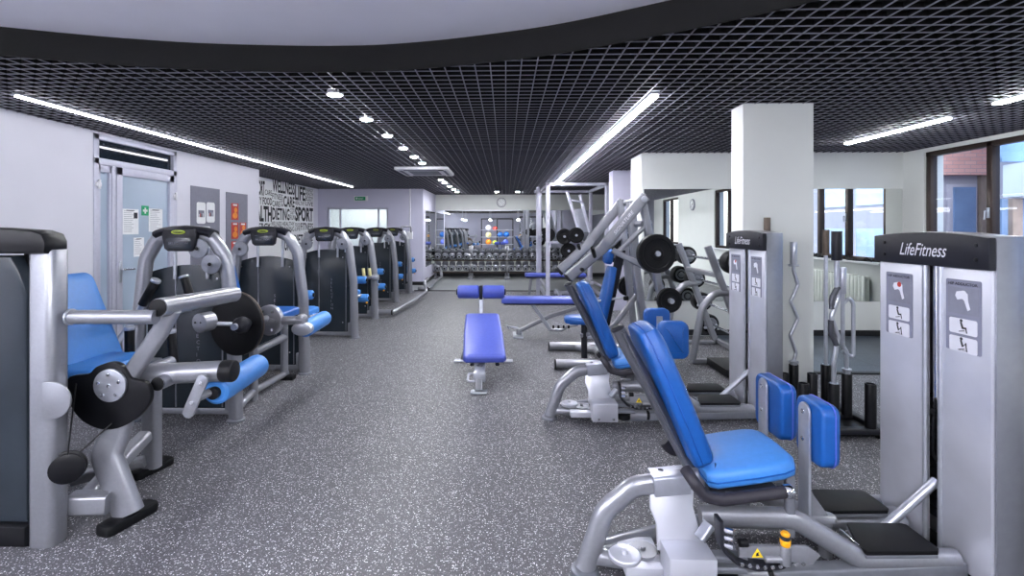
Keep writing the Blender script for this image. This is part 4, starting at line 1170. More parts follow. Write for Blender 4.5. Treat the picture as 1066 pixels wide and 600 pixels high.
    if i == 3:
        mb = MB(); mb.tube([p(-0.42, -0.12, 0.69), p(0.02, -0.12, 0.7)], 0.03, 'silver'); mb.cyl(p(-0.06, -0.12, 0.7), Y, 0.08, 0.045, 'steel', 14, 0.005); mb.cyl(p(0.04, -0.12, 0.7), (-1, 0, 0), 0.1, 0.05, 'steel', 14, 0.005)
        mb.tube([p(-0.42, -0.12, 0.69), p(-0.42, 0.1, 0.69)], 0.03, 'silver'); mb.build('lever', t)
        for x in (-0.2, -0.1):
            mb = MB(); mb.cyl(p(x, -0.12, 0.72), (-0.1, 0, 1), 0.13, 0.026, 'cream', 12, 0.005); mb.build('grip', t)
        mb = MB(); mb.tube([p(-0.2, 0.1, 0.09), p(0.2, 0.1, 0.09)], 0.05, 'silver'); mb.tube([p(0.2, 0.1, 0.08), p(0.34, 1.4, 0.1), p(0.4, 2.6, 0.12), p(0.33, 2.7, 0.32), p(0.33, 3.2, 0.34)], 0.036, 'silver', 0.3)
        mb.cyl(p(0.2, 0.1, 0.09), X, 0.02, 0.045, 'black', 16, 0.004); mb.build('base_tube', t)
    if i == 5:
        mb = MB(); mb.tube([p(0.1, 0.2, 0.08), p(0.35, 0.2, 0.08), p(0.3, 1.5, 0.1), p(0.36, 2.6, 0.12), p(0.3, 2.8, 0.3)], 0.04, 'silver', 0.3); mb.cyl(p(0.33, 0.18, 0.08), (0, -1, 0), 0.03, 0.045, 'black', 16, 0.004); mb.build('base_tube', t)
        mb = MB(); mb.tube([p(-0.3, 0.1, 1.45), p(-0.3, 0.3, 1.55), p(-0.1, 0.4, 1.55), p(-0.1, 0.4, 1.4)], 0.02, 'silver', 0.05); mb.build('grab_handle', t)

# --- the nearest machine, cut by the left edge of the photograph
t = thing('leg_machine', 'nearest leg machine, cut by the left edge, with black capped silver post', 'exercise machine', (-2.3, 2.7, 0), ROW)
mb = MB(); mb.prism(rrect(0.125, 0.11, 0.035, 5), (-2.185, 2.335, 0), X, Y, 1.4, 'silver', 0.004)
mb.build('column', t)
mb = MB()
mb.prism([(-0.95, 1.382), (0.06, 1.382), (0.068, 1.4), (0.068, 1.44), (0.05, 1.475), (0.0, 1.492), (-0.2, 1.505), (-0.75, 1.505), (-0.95, 1.49)], (-2.2, 2.385, 0), X, Z, 0.13, 'black', 0.016)
mb.build('cap', t)
mb = MB(); mb.prism([(-0.78, 0.0), (0, 0.0), (0, 0.1), (-0.78, 0.1)], (-2.25, 2.45, 0), X, Z, 0.17, 'black', 0.02); mb.build('base_trim', t)
mb = MB(); mb.prism([(-0.76, 0.1), (-0.02, 0.1), (-0.02, 1.2), (-0.06, 1.3), (-0.1, 1.37), (-0.76, 1.37)], (-2.25, 2.43, 0), X, Z, 0.12, 'shield', 0.02); mb.build('shield', t)
mb = MB(); mb.prism(rrect(0.12, 0.14, 0.035, 5), (-2.96, 2.4, 0), X, Y, 1.4, 'silver', 0.004); mb.build('column', t)
mb = MB(); mb.cyl((-2.32, 2.42, 1.2), Z, 0.2, 0.05, 'black', 16, 0.004); mb.build('cable_guide', t)
mb = MB(); mb.prism([(-0.03, -0.085), (0.02, -0.085)] + [(0.02 + 0.085 * math.cos(a), 0.085 * math.sin(a)) for a in [(-PI / 2) + PI * i / 12 for i in range(13)]] + [(-0.03, 0.085)], (-2.125, 2.278, 0.7), X, Z, 0.012, 'silver', 0.003); mb.build('bracket', t)
mb = MB(); mb.lathe((-2.10, 2.35, 0.36), (0.5, -0.87, 0), [(0, 0.05), (0.006, 0.074), (0.016, 0.074), (0.022, 0.058), (0.03, 0.058), (0.034, 0.07), (0.046, 0.07), (0.054, 0.05), (0.056, 0.012)], 'black', 28); mb.build('pulley', t)
mb = MB(); mb.tube([(-2.075, 2.31, 0.4), (-2.075, 2.36, 0.75)], 0.004, 'rubber', n=6); mb.tube([(-2.07, 2.34, 0.4), (-1.98, 2.46, 0.52)], 0.004, 'rubber', n=6); mb.build('cable', t)
# seat and back
d = V((-0.11, 0, 0.4)).normalized()
mb = MB(); mb.pad(rrect(0.42, 0.62, 0.06), (-2.56, 2.88, 0.92), Y, V((-0.2, 0, 0.5)).normalized(), 0.075, 'blue_lit', 0.028, 0.008); mb.build('backrest', t)
ux = V((0.42, 0, -0.0)).normalized()
mb = MB(); mb.pad(rrect(0.36, 0.44, 0.06), (-2.36, 2.82, 0.655), X, Y, 0.085, 'blue_lit', 0.03, 0.008); mb.build('seat', t)
mb = MB(); mb.rtube([(-2.5, 2.82, 0.62), (-2.1, 2.82, 0.62)], 0.1, 0.05, 'grey_metal'); mb.tube([(-2.55, 2.85, 0.62), (-2.72, 2.88, 1.12)], 0.03, 'silver'); mb.build('seat_rail', t)
# hand grips
for a, b in (((-2.374, 3.2, 1.0), (-2.278, 3.2, 1.168)), ((-2.056, 3.2, 1.06), (-2.1, 3.2, 1.193)), ((-2.303, 3.0, 0.70), (-2.303, 3.0, 0.9)), ((-2.025, 3.0, 0.66), (-2.05, 3.0, 0.883))):
    a, b = V(a), V(b); L = (b - a).length; dd = (b - a).normalized()
    mb = MB(); mb.cyl(a, dd, L * 0.9, 0.027, 'rubber', 16, 0.004); g = mb.build('hand_grip', t)
    mb = MB(); mb.cyl(a + dd * L * 0.88, dd, L * 0.13, 0.031, 'steel', 16, 0.008); mb.build('end_cap', g)
    mb = MB(); mb.cyl(a - dd * 0.09, dd, 0.1, 0.018, 'steel', 12); mb.build('ferrule', g)
mb = MB(); mb.tube([(-2.42, 3.2, 0.92), (-2.05, 3.2, 0.98)], 0.02, 'steel'); mb.tube([(-2.42, 3.2, 0.92), (-2.5, 3.0, 0.62)], 0.02, 'steel'); mb.tube([(-2.33, 3.0, 0.62), (-2.0, 3.0, 0.6)], 0.02, 'steel'); mb.build('grip_bar', t)
# thigh bar assembly
mb = MB(); mb.tube([(-2.1, 2.36, 1.072), (-1.69, 2.37, 1.072)], 0.034, 'silver')
mb.lathe((-2.095, 2.36, 1.072), (-1, 0, 0), [(0, 0.04), (0.01, 0.04)], 'steel', 20); mb.build('cross_bar', t)
mb = MB(); mb.tube([(-1.685, 2.38, 1.115), (-1.655, 3.0, 1.1)], 0.046, 'silver', n=20); mb.build('thigh_bar', t)
mb = MB(); mb.cyl((-1.6862, 2.385, 1.115), (0, -1, 0), 0.014, 0.043, 'rubber', 24, 0.005); mb.build('end_cap', t)
mb = MB(); mb.sweep([(-1.67, 2.46, 1.1), (-1.74, 2.47, 0.98), (-1.94, 2.52, 0.73)], rrect(0.085, 0.05, 0.02, 4), 'silver', hint=Y); mb.build('lift_arm', t)
mb = MB(); mb.tube([(-2.0, 2.62, 0.715), (-1.52, 2.64, 0.735)], 0.055, 'silver', n=22); lv = mb.build('lever', t)
mb = MB(); mb.cyl((-1.525, 2.64, 0.735), X, 0.075, 0.058, 'rubber', 22, 0.012); mb.build('end_cap', lv)
mb = MB(); mb.cyl((-1.79, 2.63, 0.7), (0, -1, 0), 0.11, 0.036, 'silver', 20); mb.cyl((-1.79, 2.53, 0.7), (0, -1, 0), 0.012, 0.036, 'rubber', 20, 0.004); mb.build('stub_tube', lv)
mb = MB()
a, b = V((-1.575, 2.56, 0.71)), V((-1.645, 2.56, 0.55))
mb.prism([(0.03 * math.cos(x), 0.03 * math.sin(x)) for x in [PI * i / 8 for i in range(9)]] + [(0.03 * math.cos(x), -0.18 + 0.03 * math.sin(x)) for x in [PI + PI * i / 8 for i in range(9)]], a, V((0.92, 0, -0.4)), V((0.4, 0, 0.92)), 0.016, 'silver', 0.003)
for k in (0.05, 0.7): mb.cyl(a.lerp(b, k) - Y * 0.016, (0, -1, 0), 0.008, 0.011, 'chrome', 10)
mb.tube([(-1.6, 2.56, 0.62), (-1.565, 2.66, 0.63)], 0.022, 'silver'); mb.build('link_plate', t)
roller(t, (-1.56, 2.64, 0.62), (-1.575, 3.14, 0.63), 0.072)
# hub and cam
mb = MB()
out = [(-0.235, 0.0), (-0.215, 0.06), (-0.12, 0.075), (-0.08, 0.11), (0.0, 0.135), (0.06, 0.11), (0.1, 0.05), (0.17, 0.035), (0.2, -0.02), (0.185, -0.085), (0.12, -0.155), (0.03, -0.2), (-0.06, -0.205), (-0.15, -0.165), (-0.21, -0.09)]
sm = []
for i in range(len(out)):
    p0, p1, p2, p3 = (V(out[(i + k) % len(out)]) for k in (-1, 0, 1, 2))
    for s in (0, 0.33, 0.67):
        q = 0.5 * (2 * p1 + (p2 - p0) * s + (2 * p0 - 5 * p1 + 4 * p2 - p3) * s * s + (3 * p1 - p0 - 3 * p2 + p3) * s ** 3)
        sm.append((q.x, q.y))
mb.prism(sm, (-1.99, 2.5, 0.69), X, Z, 0.03, 'black', 0.005); cm = mb.build('cam', t)
mb = MB(); mb.cyl((-1.99, 2.472, 0.71), (0, -1, 0), 0.016, 0.083, 'steel', 36, 0.003); hb = mb.build('hub', t)
for k in range(6):
    a = k * 2 * PI / 5 + 0.35
    r = 0.056 if k < 5 else 0
    mb = MB(); mb.cyl((-1.99 + r * math.cos(a), 2.457, 0.71 + r * math.sin(a)), (0, -1, 0), 0.009, 0.0095, 'chrome', 6, 0.002); mb.build('bolt', hb)
mb = MB(); mb.cyl((-1.98, 2.5, 0.71), Y, 0.4, 0.035, 'grey_metal', 16); mb.build('shaft', t)
# legs and base
flat = rrect(0.15, 0.075, 0.035, 5)
mb = MB(); mb.sweep(fillet([(-1.985, 2.55, 0.62), (-2.02, 2.52, 0.42), (-2.04, 2.5, 0.34), (-1.915, 2.49, 0.05)], 0.1, 6), flat, 'silver', hint=Y)
f = mb.build('leg', t)
mb = MB(); mb.prism(rrect(0.105, 0.27, 0.03, 4), (-1.925, 2.5, 0.0), V((0.95, -0.28, 0)), V((0.28, 0.95, 0)), 0.05, 'rubber', 0.01); mb.build('rubber_foot', f)
mb = MB(); mb.sweep([(-2.165, 3.0, 0.7), (-2.165, 3.0, 0.04)], rrect(0.105, 0.075, 0.03, 5), 'silver', hint=Y)
f = mb.build('leg', t)
mb = MB(); mb.prism(rrect(0.11, 0.25, 0.03, 4), (-2.19, 3.03, 0.0), V((0.95, -0.28, 0)), V((0.28, 0.95, 0)), 0.045, 'rubber', 0.01); mb.build('rubber_foot', f)
mb = MB(); mb.rtube([(-2.15, 2.42, 0.14), (-1.98, 2.45, 0.13)], 0.09, 0.1, 'silver', r=0.02)
mb.rtube([(-2.12, 2.45, 0.13), (-2.17, 2.95, 0.25)], 0.08, 0.07, 'silver', r=0.02); mb.rtube([(-2.5, 2.82, 0.05), (-2.17, 2.95, 0.1)], 0.08, 0.06, 'silver', r=0.02)
mb.tube([(-2.3, 2.82, 0.06), (-2.3, 2.82, 0.62)], 0.04, 'silver'); mb.build('base_frame', t)
# ---------------------------------------------------------------- benches
t = thing('decline_bench', 'indigo decline bench facing the camera with two ankle rollers at its far end', 'bench', (-0.25, 5.1, 0))
d = V((0, -0.95, -0.25)).normalized()
mb = MB(); c0 = V((-0.27, 5.7, 0.475)); c1 = V((-0.2, 4.74, 0.215)); d = (c1 - c0); L = d.length; d.normalize()
ux = V((1, 0.07, 0)).normalized(); n = d.cross(ux)
if n.z < 0: n = -n
mb.pad([(-0.19, 0.03), (-0.16, 0), (0.16, 0), (0.19, 0.03), (0.205, L * .5), (0.205, L - 0.03), (0.18, L), (-0.18, L), (-0.205, L - 0.03), (-0.205, L * .5)], c0, -ux if (ux.cross(d)).z < 0 else ux, d, 0.065, 'indigo', 0.025, 0.006)
bp = mb.build('bench_pad', t)
mb = MB(); mb.rtube([c0 + ux * -0.12 - n * 0.015, c1 + ux * -0.12 - n * 0.015], 0.04, 0.03, 'dark_grey'); mb.rtube([c0 + ux * 0.12 - n * 0.015, c1 + ux * 0.12 - n * 0.015], 0.04, 0.03, 'dark_grey'); mb.build('pad_rail', bp)
mb = MB(); mb.rtube([(-0.24, 5.82, 0.34), (-0.245, 4.62, 0.1)], 0.085, 0.06, 'silver'); mb.rtube([(-0.24, 5.62, 0.1), (-0.24, 5.62, 0.48)], 0.06, 0.06, 'silver')
mb.rtube([(-0.245, 4.9, 0.15), (-0.245, 4.9, 0.24)], 0.06, 0.05, 'silver'); mb.build('main_beam', t)
mb = MB(); mb.box((-0.245, 4.72, 0.165), (0.1, 0.22, 0.05), 'steel', 0.008, Matrix.Rotation(0.2, 3, 'X')); mb.cyl((-0.245, 4.72, 0.19), Z, 0.01, 0.03, 'chrome', 16); mb.box((-0.245, 4.62, 0.12), (0.115, 0.05, 0.09), 'steel', 0.01); mb.build('adjuster_plate', t)
mb = MB(); mb.tube([(-0.29, 4.66, 0.14), (-0.35, 4.66, 0.14), (-0.35, 4.55, 0.1), (-0.29, 4.55, 0.1)], 0.011, 'steel', 0.03); mb.build('pull_handle', t)
mb = MB(); mb.box((-0.245, 4.52, 0.012), (0.15, 0.09, 0.018), 'steel', 0.005); mb.rtube([(-0.245, 4.6, 0.1), (-0.245, 4.52, 0.02)], 0.07, 0.04, 'silver'); mb.build('foot_plate', t)
for s in (-1, 1):
    mb = MB(); mb.rtube([(-0.25 + s * 0.1, 5.66, 0.42), (-0.25 + s * 0.24, 5.62, 0.02)], 0.05, 0.05, 'silver'); lg = mb.build('leg', t)
    mb = MB(); mb.box((-0.25 + s * 0.25, 5.6, 0.009), (0.16, 0.1, 0.018), 'steel', 0.005); mb.build('foot_plate', lg)
mb = MB(); mb.rtube([(-0.285, 5.78, 0.36), (-0.29, 5.84, 0.76)], 0.05, 0.04, 'steel'); mb.box((-0.29, 5.84, 0.75), (0.035, 0.1, 0.16), 'dark_grey', 0.006); mb.build('roller_post', t)
for s in (-1, 1):
    x0 = -0.29 + s * 0.02
    roller(t, (x0, 5.84, 0.755), (x0 + s * 0.255, 5.84, 0.755), 0.078, 'indigo')

def flat_bench(name, label, x0, x1, yc, h):
    t = thing(name, label, 'bench', ((x0 + x1) / 2, yc, 0))
    mb = MB(); mb.pad(rrect(x1 - x0, 0.29, 0.03), ((x0 + x1) / 2, yc, h - 0.075), X, Y, 0.075, 'indigo', 0.025, 0.004); mb.build('bench_pad', t)
    mb = MB(); mb.box2((x0 + 0.03, yc - 0.09, h - 0.1), (x1 - 0.02, yc + 0.09, h - 0.075), 'dark_grey', 0.006); mb.build('pad_plate', t)
    return t
t = flat_bench('flat_bench', 'indigo flat bench on a crossed silver frame behind the incline press seats', -0.06, 1.22, 6.95, 0.545)
mb = MB(); mb.rtube([(0.18, 6.95, 0.07), (0.62, 6.95, 0.28), (1.2, 6.95, 0.46)], 0.075, 0.05, 'silver', 0.1)
mb.rtube([(0.36, 6.95, 0.46), (0.62, 6.95, 0.09)], 0.085, 0.05, 'steel'); mb.tube([(0.6, 6.95, 0.09), (0.78, 6.95, 0.08), (0.86, 6.95, 0.14), (1.0, 6.95, 0.16)], 0.02, 'silver', 0.04)
mb.rtube([(1.1, 6.95, 0.44), (1.15, 6.95, 0.03)], 0.06, 0.05, 'silver'); mb.build('frame', t)
mb = MB(); mb.box((0.17, 6.95, 0.012), (0.14, 0.36, 0.022), 'steel', 0.005); mb.tube([(0.18, 6.95, 0.02), (0.18, 6.95, 0.1)], 0.035, 'silver'); mb.build('foot_plate', t)
mb = MB(); mb.tube([(0.18, 6.83, 0.13), (0.02, 6.83, 0.16), (0.02, 6.95, 0.14), (0.05, 6.95, 0.1)], 0.013, 'steel', 0.03); mb.build('pull_handle', t)
mb = MB()
for i in range(4): mb.cyl((0.66 + i * 0.07, 6.9, 0.12), Z, 0.04, 0.015, 'black', 10)
mb.build('stop_pin', t)
mb = MB(); mb.box2((1.08, 6.77, 0.0), (1.22, 7.13, 0.03), 'steel', 0.006); mb.build('foot_plate', t)
t = flat_bench('rack_bench', 'small indigo bench standing inside the silver power rack', 0.42, 1.75, 10.95, 0.52)
for x, sx in ((0.56, -0.05), (1.6, 0.05)):
    mb = MB(); mb.rtube([(x, 10.95, 0.44), (x + sx, 10.95, 0.02)], 0.06, 0.05, 'silver'); mb.box((x + sx, 10.95, 0.02), (0.07, 0.4, 0.035), 'silver', 0.006); mb.build('leg', t)

# ---------------------------------------------------------------- plate loaded incline press
def plate(label, c, ax, r, w=0.05, group='black rubber weight plates'):
    t = thing('weight_plate', label, 'weight plate', c, group)
    c, ax = V(c), V(ax).normalized()
    mb = MB(); mb.lathe(c - ax * w / 2, ax, [(0, r * 0.16), (0, r * 0.3), (0.004, r * 0.32), (w * 0.16, r * 0.62), (w * 0.1, r * 0.66), (w * 0.1, r * 0.74), (0.0, r * 0.78), (0.0, r * 0.96), (w * 0.1, r), (w * 0.9, r), (w, r * 0.96), (w, r * 0.78), (w * 0.9, r * 0.74), (w * 0.9, r * 0.66), (w * 0.84, r * 0.62), (w - 0.004, r * 0.32), (w, r * 0.3), (w, r * 0.16)], 'rubber', 40); p = mb.build('disc', t)
    mb = MB(); mb.lathe(c - ax * (w / 2 + 0.003), ax, [(0, 0.026), (0, r * 0.15), (w + 0.006, r * 0.15), (w + 0.006, 0.026)], 'grey_metal', 20); mb.build('bushing', t)
    return t
t = thing('incline_press', 'silver plate loaded incline press with two long lever arms and blue backrest', 'exercise machine', (1.2, 5.6, 0))
mb = MB()
mb.rtube([(1.72, 5.2, 0.02), (1.62, 5.25, 0.8), (1.42, 5.25, 1.86)], 0.075, 0.1, 'silver', 0.3, 0.02, hint=Y)
mb.rtube([(1.55, 5.95, 0.02), (1.46, 5.95, 0.9), (1.36, 5.95, 1.84)], 0.075, 0.1, 'silver', 0.3, 0.02, hint=Y)
mb.rtube([(1.6, 5.6, 0.02), (1.46, 5.6, 1.0), (1.4, 5.6, 1.8)], 0.09, 0.11, 'silver', 0.3, 0.02, hint=Y)
mb.build('upright', t)
mb = MB(); mb.tube([(1.415, 5.1, 1.8), (1.415, 6.2, 1.8)], 0.032, 'grey_metal'); mb.tube([(1.45, 5.25, 1.55), (1.45, 6.0, 1.55)], 0.035, 'grey_metal'); mb.build('pivot_bar', t)
for k, (y, lx) in enumerate(((5.13, 0.0), (6.1, 0.0))):
    mb = MB()
    mb.sweep(fillet([(1.43, y, 1.83), (1.04, y, 1.36), (1.0, y + (0.02 if k == 0 else -0.02), 1.3), (0.64, y + (0.07 if k == 0 else -0.07), 0.98)], 0.1, 5), rrect(0.115, 0.06, 0.02, 4), 'silver', hint=Y)
    a = mb.build('lever_arm', t)
    mb = MB(); mb.cyl((1.41, y - 0.03, 1.8), (0, -1, 0), 0.02, 0.032, 'steel', 18, 0.004); mb.build('pivot_bolt', a)
    mb = MB(); mb.sweep([(0.66, y + (0.07 if k == 0 else -0.07), 0.995), (0.635, y + (0.07 if k == 0 else -0.07), 0.973)], rrect(0.12, 0.064, 0.022, 4), 'dark_grey', hint=Y); mb.build('end_cap', a)
    s = -1 if k == 0 else 1
    mb = MB(); mb.cyl((0.92, y + 0.03, 1.2), V((-0.25, -0.75, 0.5)), 0.2, 0.02, 'rubber', 14, 0.004); mb.build('hand_grip', a)
    mb = MB(); mb.cyl((0.78, y, 1.08), (0, -1, 0), 0.06, 0.02, 'black', 14, 0.004); mb.build('stop_pin', a)
    if k == 0:
        mb = MB(); q = V((0.39, 0, 0.47)).normalized(); text_mb(mb, 'SIGNATURE', V((1.12, y - 0.031, 1.435)), q, V((-q.z, 0, q.x)), 0.035, 'placard_light', 0.3, shear=0.3, lift=0.001); mb.build('lettering', a)
mb = MB()
mb.rtube([(1.52, 5.25, 1.58), (1.18, 5.3, 1.24)], 0.05, 0.05, 'silver', r=0.015); mb.rtube([(1.13, 5.3, 1.27), (1.5, 5.2, 1.07)], 0.07, 0.06, 'grey_metal', r=0.015)
mb.cyl((1.5, 5.25, 1.25), (0, -1, 0), 0.33, 0.025, 'steel', 16); mb.rtube([(1.46, 5.2, 1.1), (1.5, 5.2, 1.3)], 0.08, 0.05, 'grey_metal'); mb.build('plate_arm', t); mb = MB()
mb.cyl((1.44, 5.95, 1.25), Y, 0.38, 0.025, 'steel', 16); mb.rtube([(1.52, 5.95, 1.55), (1.2, 5.95, 1.24)], 0.05, 0.05, 'silver', r=0.015); mb.rtube([(1.15, 5.95, 1.27), (1.5, 6.0, 1.07)], 0.07, 0.06, 'grey_metal', r=0.015); mb.rtube([(1.42, 5.96, 1.1), (1.44, 5.96, 1.3)], 0.07, 0.05, 'grey_metal'); mb.build('plate_arm', t)
mb = MB(); mb.prism([(-0.02, 0), (0.02, 0), (0, 0.035)], (1.18, 5.262, 1.22), X, Z, 0.002, 'warn'); mb.build('warning_sticker', t)
mb = MB(); mb.cyl((1.64, 5.2, 0.78), (0, -1, 0), 0.26, 0.025, 'steel', 16); mb.build('storage_peg', t)
mb = MB(); mb.cyl((1.5, 5.97, 0.8), (-0.2, 1, 0), 0.2, 0.025, 'steel', 16); mb.build('storage_peg', t)
d = V((0.14, 0, 0.66)).normalized()
mb = MB(); mb.pad([(-0.11, 0), (0.11, 0), (0.14, 0.06), (0.15, 0.4), (0.11, 0.6), (0.09, 0.68), (-0.09, 0.68), (-0.11, 0.6), (-0.15, 0.4), (-0.14, 0.06)], (1.09, 5.6, 0.4), -Y, d, 0.085, 'blue', 0.03, 0.008); mb.build('backrest', t)
mb = MB(); mb.pad(rrect(0.2, 0.17, 0.05), V((1.17, 5.6, 1.08)) + d * 0.1, -Y, d, 0.085, 'blue', 0.035, 0.01); mb.build('head_pad', t)
mb = MB(); mb.rtube([V((1.105, 5.6, 0.38)), V((1.105, 5.6, 0.38)) + d * 0.9], 0.1, 0.025, 'dark_grey', r=0.008, hint=Y); mb.build('back_plate', t)
mb = MB(); mb.pad([(-0.15, -0.12), (-0.2, -0.06), (-0.2, 0.06), (-0.15, 0.12), (0.2, 0.16), (0.22, 0), (0.2, -0.16)], (0.86, 5.6, 0.44), X, Y, 0.08, 'blue', 0.035, 0.01); mb.build('seat', t)
mb = MB(); mb.tube([(0.88, 5.6, 0.05), (0.88, 5.6, 0.45)], 0.035, 'dark_grey'); mb.rtube([(0.84, 5.6, 0.3), (1.2, 5.6, 0.4), (1.5, 5.6, 0.8)], 0.06, 0.05, 'silver', 0.1); mb.build('seat_post', t)
mb = MB(); mb.tube([(0.99, 5.6, 0.68), (1.3, 5.45, 0.75)], 0.014, 'steel', n=10); mb.lathe((1.28, 5.45, 0.74), X, [(0, 0.012), (0.01, 0.025), (0.05, 0.025), (0.06, 0.01)], 'black', 14); mb.build('adjust_lever', t)
mb = MB(); mb.tube([(0.53, 5.32, 0.055), (1.1, 5.32, 0.055), (1.7, 5.22, 0.055)], 0.05, 'silver', 0.1)
mb.tube([(0.85, 6.13, 0.05), (1.08, 5.95, 0.05), (1.08, 5.5, 0.05), (0.98, 5.32, 0.05)], 0.045, 'silver', 0.12); mb.tube([(1.08, 5.6, 0.05), (1.62, 5.6, 0.05)], 0.045, 'silver'); mb.build('base_frame', t)
mb = MB(); mb.tube([(0.54, 6.13, 0.055), (1.1, 6.13, 0.055), (1.6, 5.97, 0.055)], 0.05, 'silver', 0.1); mb.build('base_tube', t)
for y in (5.32, 6.13):
    mb = MB(); mb.cyl((0.535, y, 0.055), (-1, 0, 0), 0.014, 0.052, 'dark_grey', 20, 0.004); mb.build('end_cap', t)
plate('largest black weight plate, on the near horn of the silver incline press', (1.5, 5.0, 1.25), (0.12, -1, 0), 0.195, 0.075)
plate('small black weight plate on the low peg of the incline press', (1.64, 5.03, 0.78), (0.1, -1, 0), 0.125, 0.05)
plate('black weight plate on the far horn of the incline press', (1.44, 6.2, 1.25), (0, 1, 0), 0.2, 0.06)
plate('black weight plate low on the far peg of the incline press, half hidden', (1.48, 6.09, 0.8), (-0.2, 1, 0), 0.12, 0.05)

# ---------------------------------------------------------------- power rack and the angled press inside it
t = thing('power_rack', 'tall silver power rack of square posts reaching almost to the ceiling', 'rack', (1.48, 11.3, 0))
for x, y in ((0.87, 10.3), (2.09, 10.3), (0.84, 12.3), (2.09, 12.3), (0.73, 11.3)):
    mb = MB(); mb.rtube([(x, y, 0), (x, y, 2.44)], 0.085 if y < 11 else 0.08, 0.075, 'rack', r=0.006); mb.build('post', t)
for xa, y in ((0.83, 10.3), (0.7, 12.3)):
    mb = MB(); mb.rtube([(xa, y, 2.41), (2.13, y, 2.41)], 0.075, 0.07, 'rack'); mb.build('cross_beam', t)
for x in (0.87, 2.09):
    mb = MB(); mb.rtube([(x, 10.3, 2.41), (x - 0.015, 12.3, 2.41)], 0.07, 0.07, 'rack'); mb.build('top_rail', t)
    mb = MB(); mb.rtube([(x, 10.3, 0.05), (x - 0.015, 12.3, 0.05)], 0.07, 0.07, 'rack'); mb.rtube([(x, 10.3, 0.24), (x - 0.015, 12.3, 0.24)], 0.05, 0.05, 'rack'); mb.build('base_rail', t)
for y, z in ((12.3, 0.3), (10.3, 0.05)):
    mb = MB(); mb.rtube([(0.87, y, z), (2.09, y, z)], 0.05, 0.05, 'rack'); mb.build('lower_beam', t)
for x in (0.87, 2.09):
    mb = MB(); mb.tube([(x, 10.24, 1.18), (x, 10.16, 1.18), (x, 10.14, 1.22)], 0.016, 'steel', 0.02); mb.build('bar_hook', t)
t = thing('angled_press', 'leaning silver sled machine with plates seen through the power rack', 'exercise machine', (1.45, 11.4, 0))
for dx in (0.0, 0.29):
    mb = MB(); mb.rtube([(1.40 + dx, 11.4, 2.33 - dx * 0.2), (1.68 + dx * 0.85, 11.4, 1.4), (1.9, 11.4, 0.5 + dx)], 0.07, 0.06, 'rack'); mb.build('guide_rail', t)
mb = MB(); mb.rtube([(1.44, 11.4, 2.16), (1.74, 11.4, 2.1)], 0.06, 0.05, 'rack'); mb.prism(rrect(0.26, 0.55, 0.03), (1.7, 11.42, 1.68), X, V((-0.28, 0, 0.96)), 0.03, 'steel', 0.005); mb.build('sled', t)
mb = MB(); mb.rtube([(0.95, 11.4, 1.18), (1.9, 11.4, 1.18)], 0.06, 0.06, 'rack'); mb.cyl((1.3, 11.4, 1.32), (0, -1, 0), 0.42, 0.025, 'steel', 14); mb.cyl((1.55, 11.4, 1.35), (0, -1, 0), 0.5, 0.025, 'steel', 14)
mb.rtube([(1.25, 11.4, 1.35), (1.75, 11.4, 1.3)], 0.07, 0.06, 'rack'); mb.cyl((0.78, 11.3, 1.36), (0, -1, 0), 0.4, 0.025, 'steel', 14); mb.cyl((1.4, 11.4, 1.0), (0, -1, 0), 0.35, 0.025, 'steel', 14); mb.rtube([(1.4, 11.4, 1.0), (1.5, 11.4, 1.3)], 0.06, 0.06, 'rack')
mb.build('plate_horn', t)
mb = MB(); mb.rtube([(1.1, 11.4, 0.04), (2.0, 11.4, 0.04)], 0.08, 0.07, 'rack'); mb.rtube([(1.2, 11.0, 0.04), (1.2, 11.8, 0.04)], 0.07, 0.07, 'rack'); mb.rtube([(1.9, 11.0, 0.3), (1.9, 11.8, 0.3)], 0.07, 0.07, 'rack'); mb.rtube([(1.9, 11.4, 0.3), (1.9, 11.4, 0.04)], 0.07, 0.07, 'rack'); mb.rtube([(1.9, 11.4, 0.3), (1.9, 11.4, 1.2)], 0.07, 0.07, 'rack'); mb.build('base_frame', t)
plate('black weight plate on the front horn of the sled machine inside the power rack', (1.65 - 0.1, 11.0, 1.35), (0, -1, 0), 0.175, 0.06)
plate('black weight plate behind the front one on the sled machine inside the rack', (1.3, 11.1, 1.32), (0, -1, 0), 0.175, 0.06)
plate('lowest black weight plate on the sled machine inside the power rack', (1.4, 11.15, 1.0), (0, -1, 0), 0.175, 0.06)
plate('black weight plate at the left posts of the power rack', (0.86 + 0.08, 10.98, 1.36), (0, -1, 0), 0.15, 0.06)

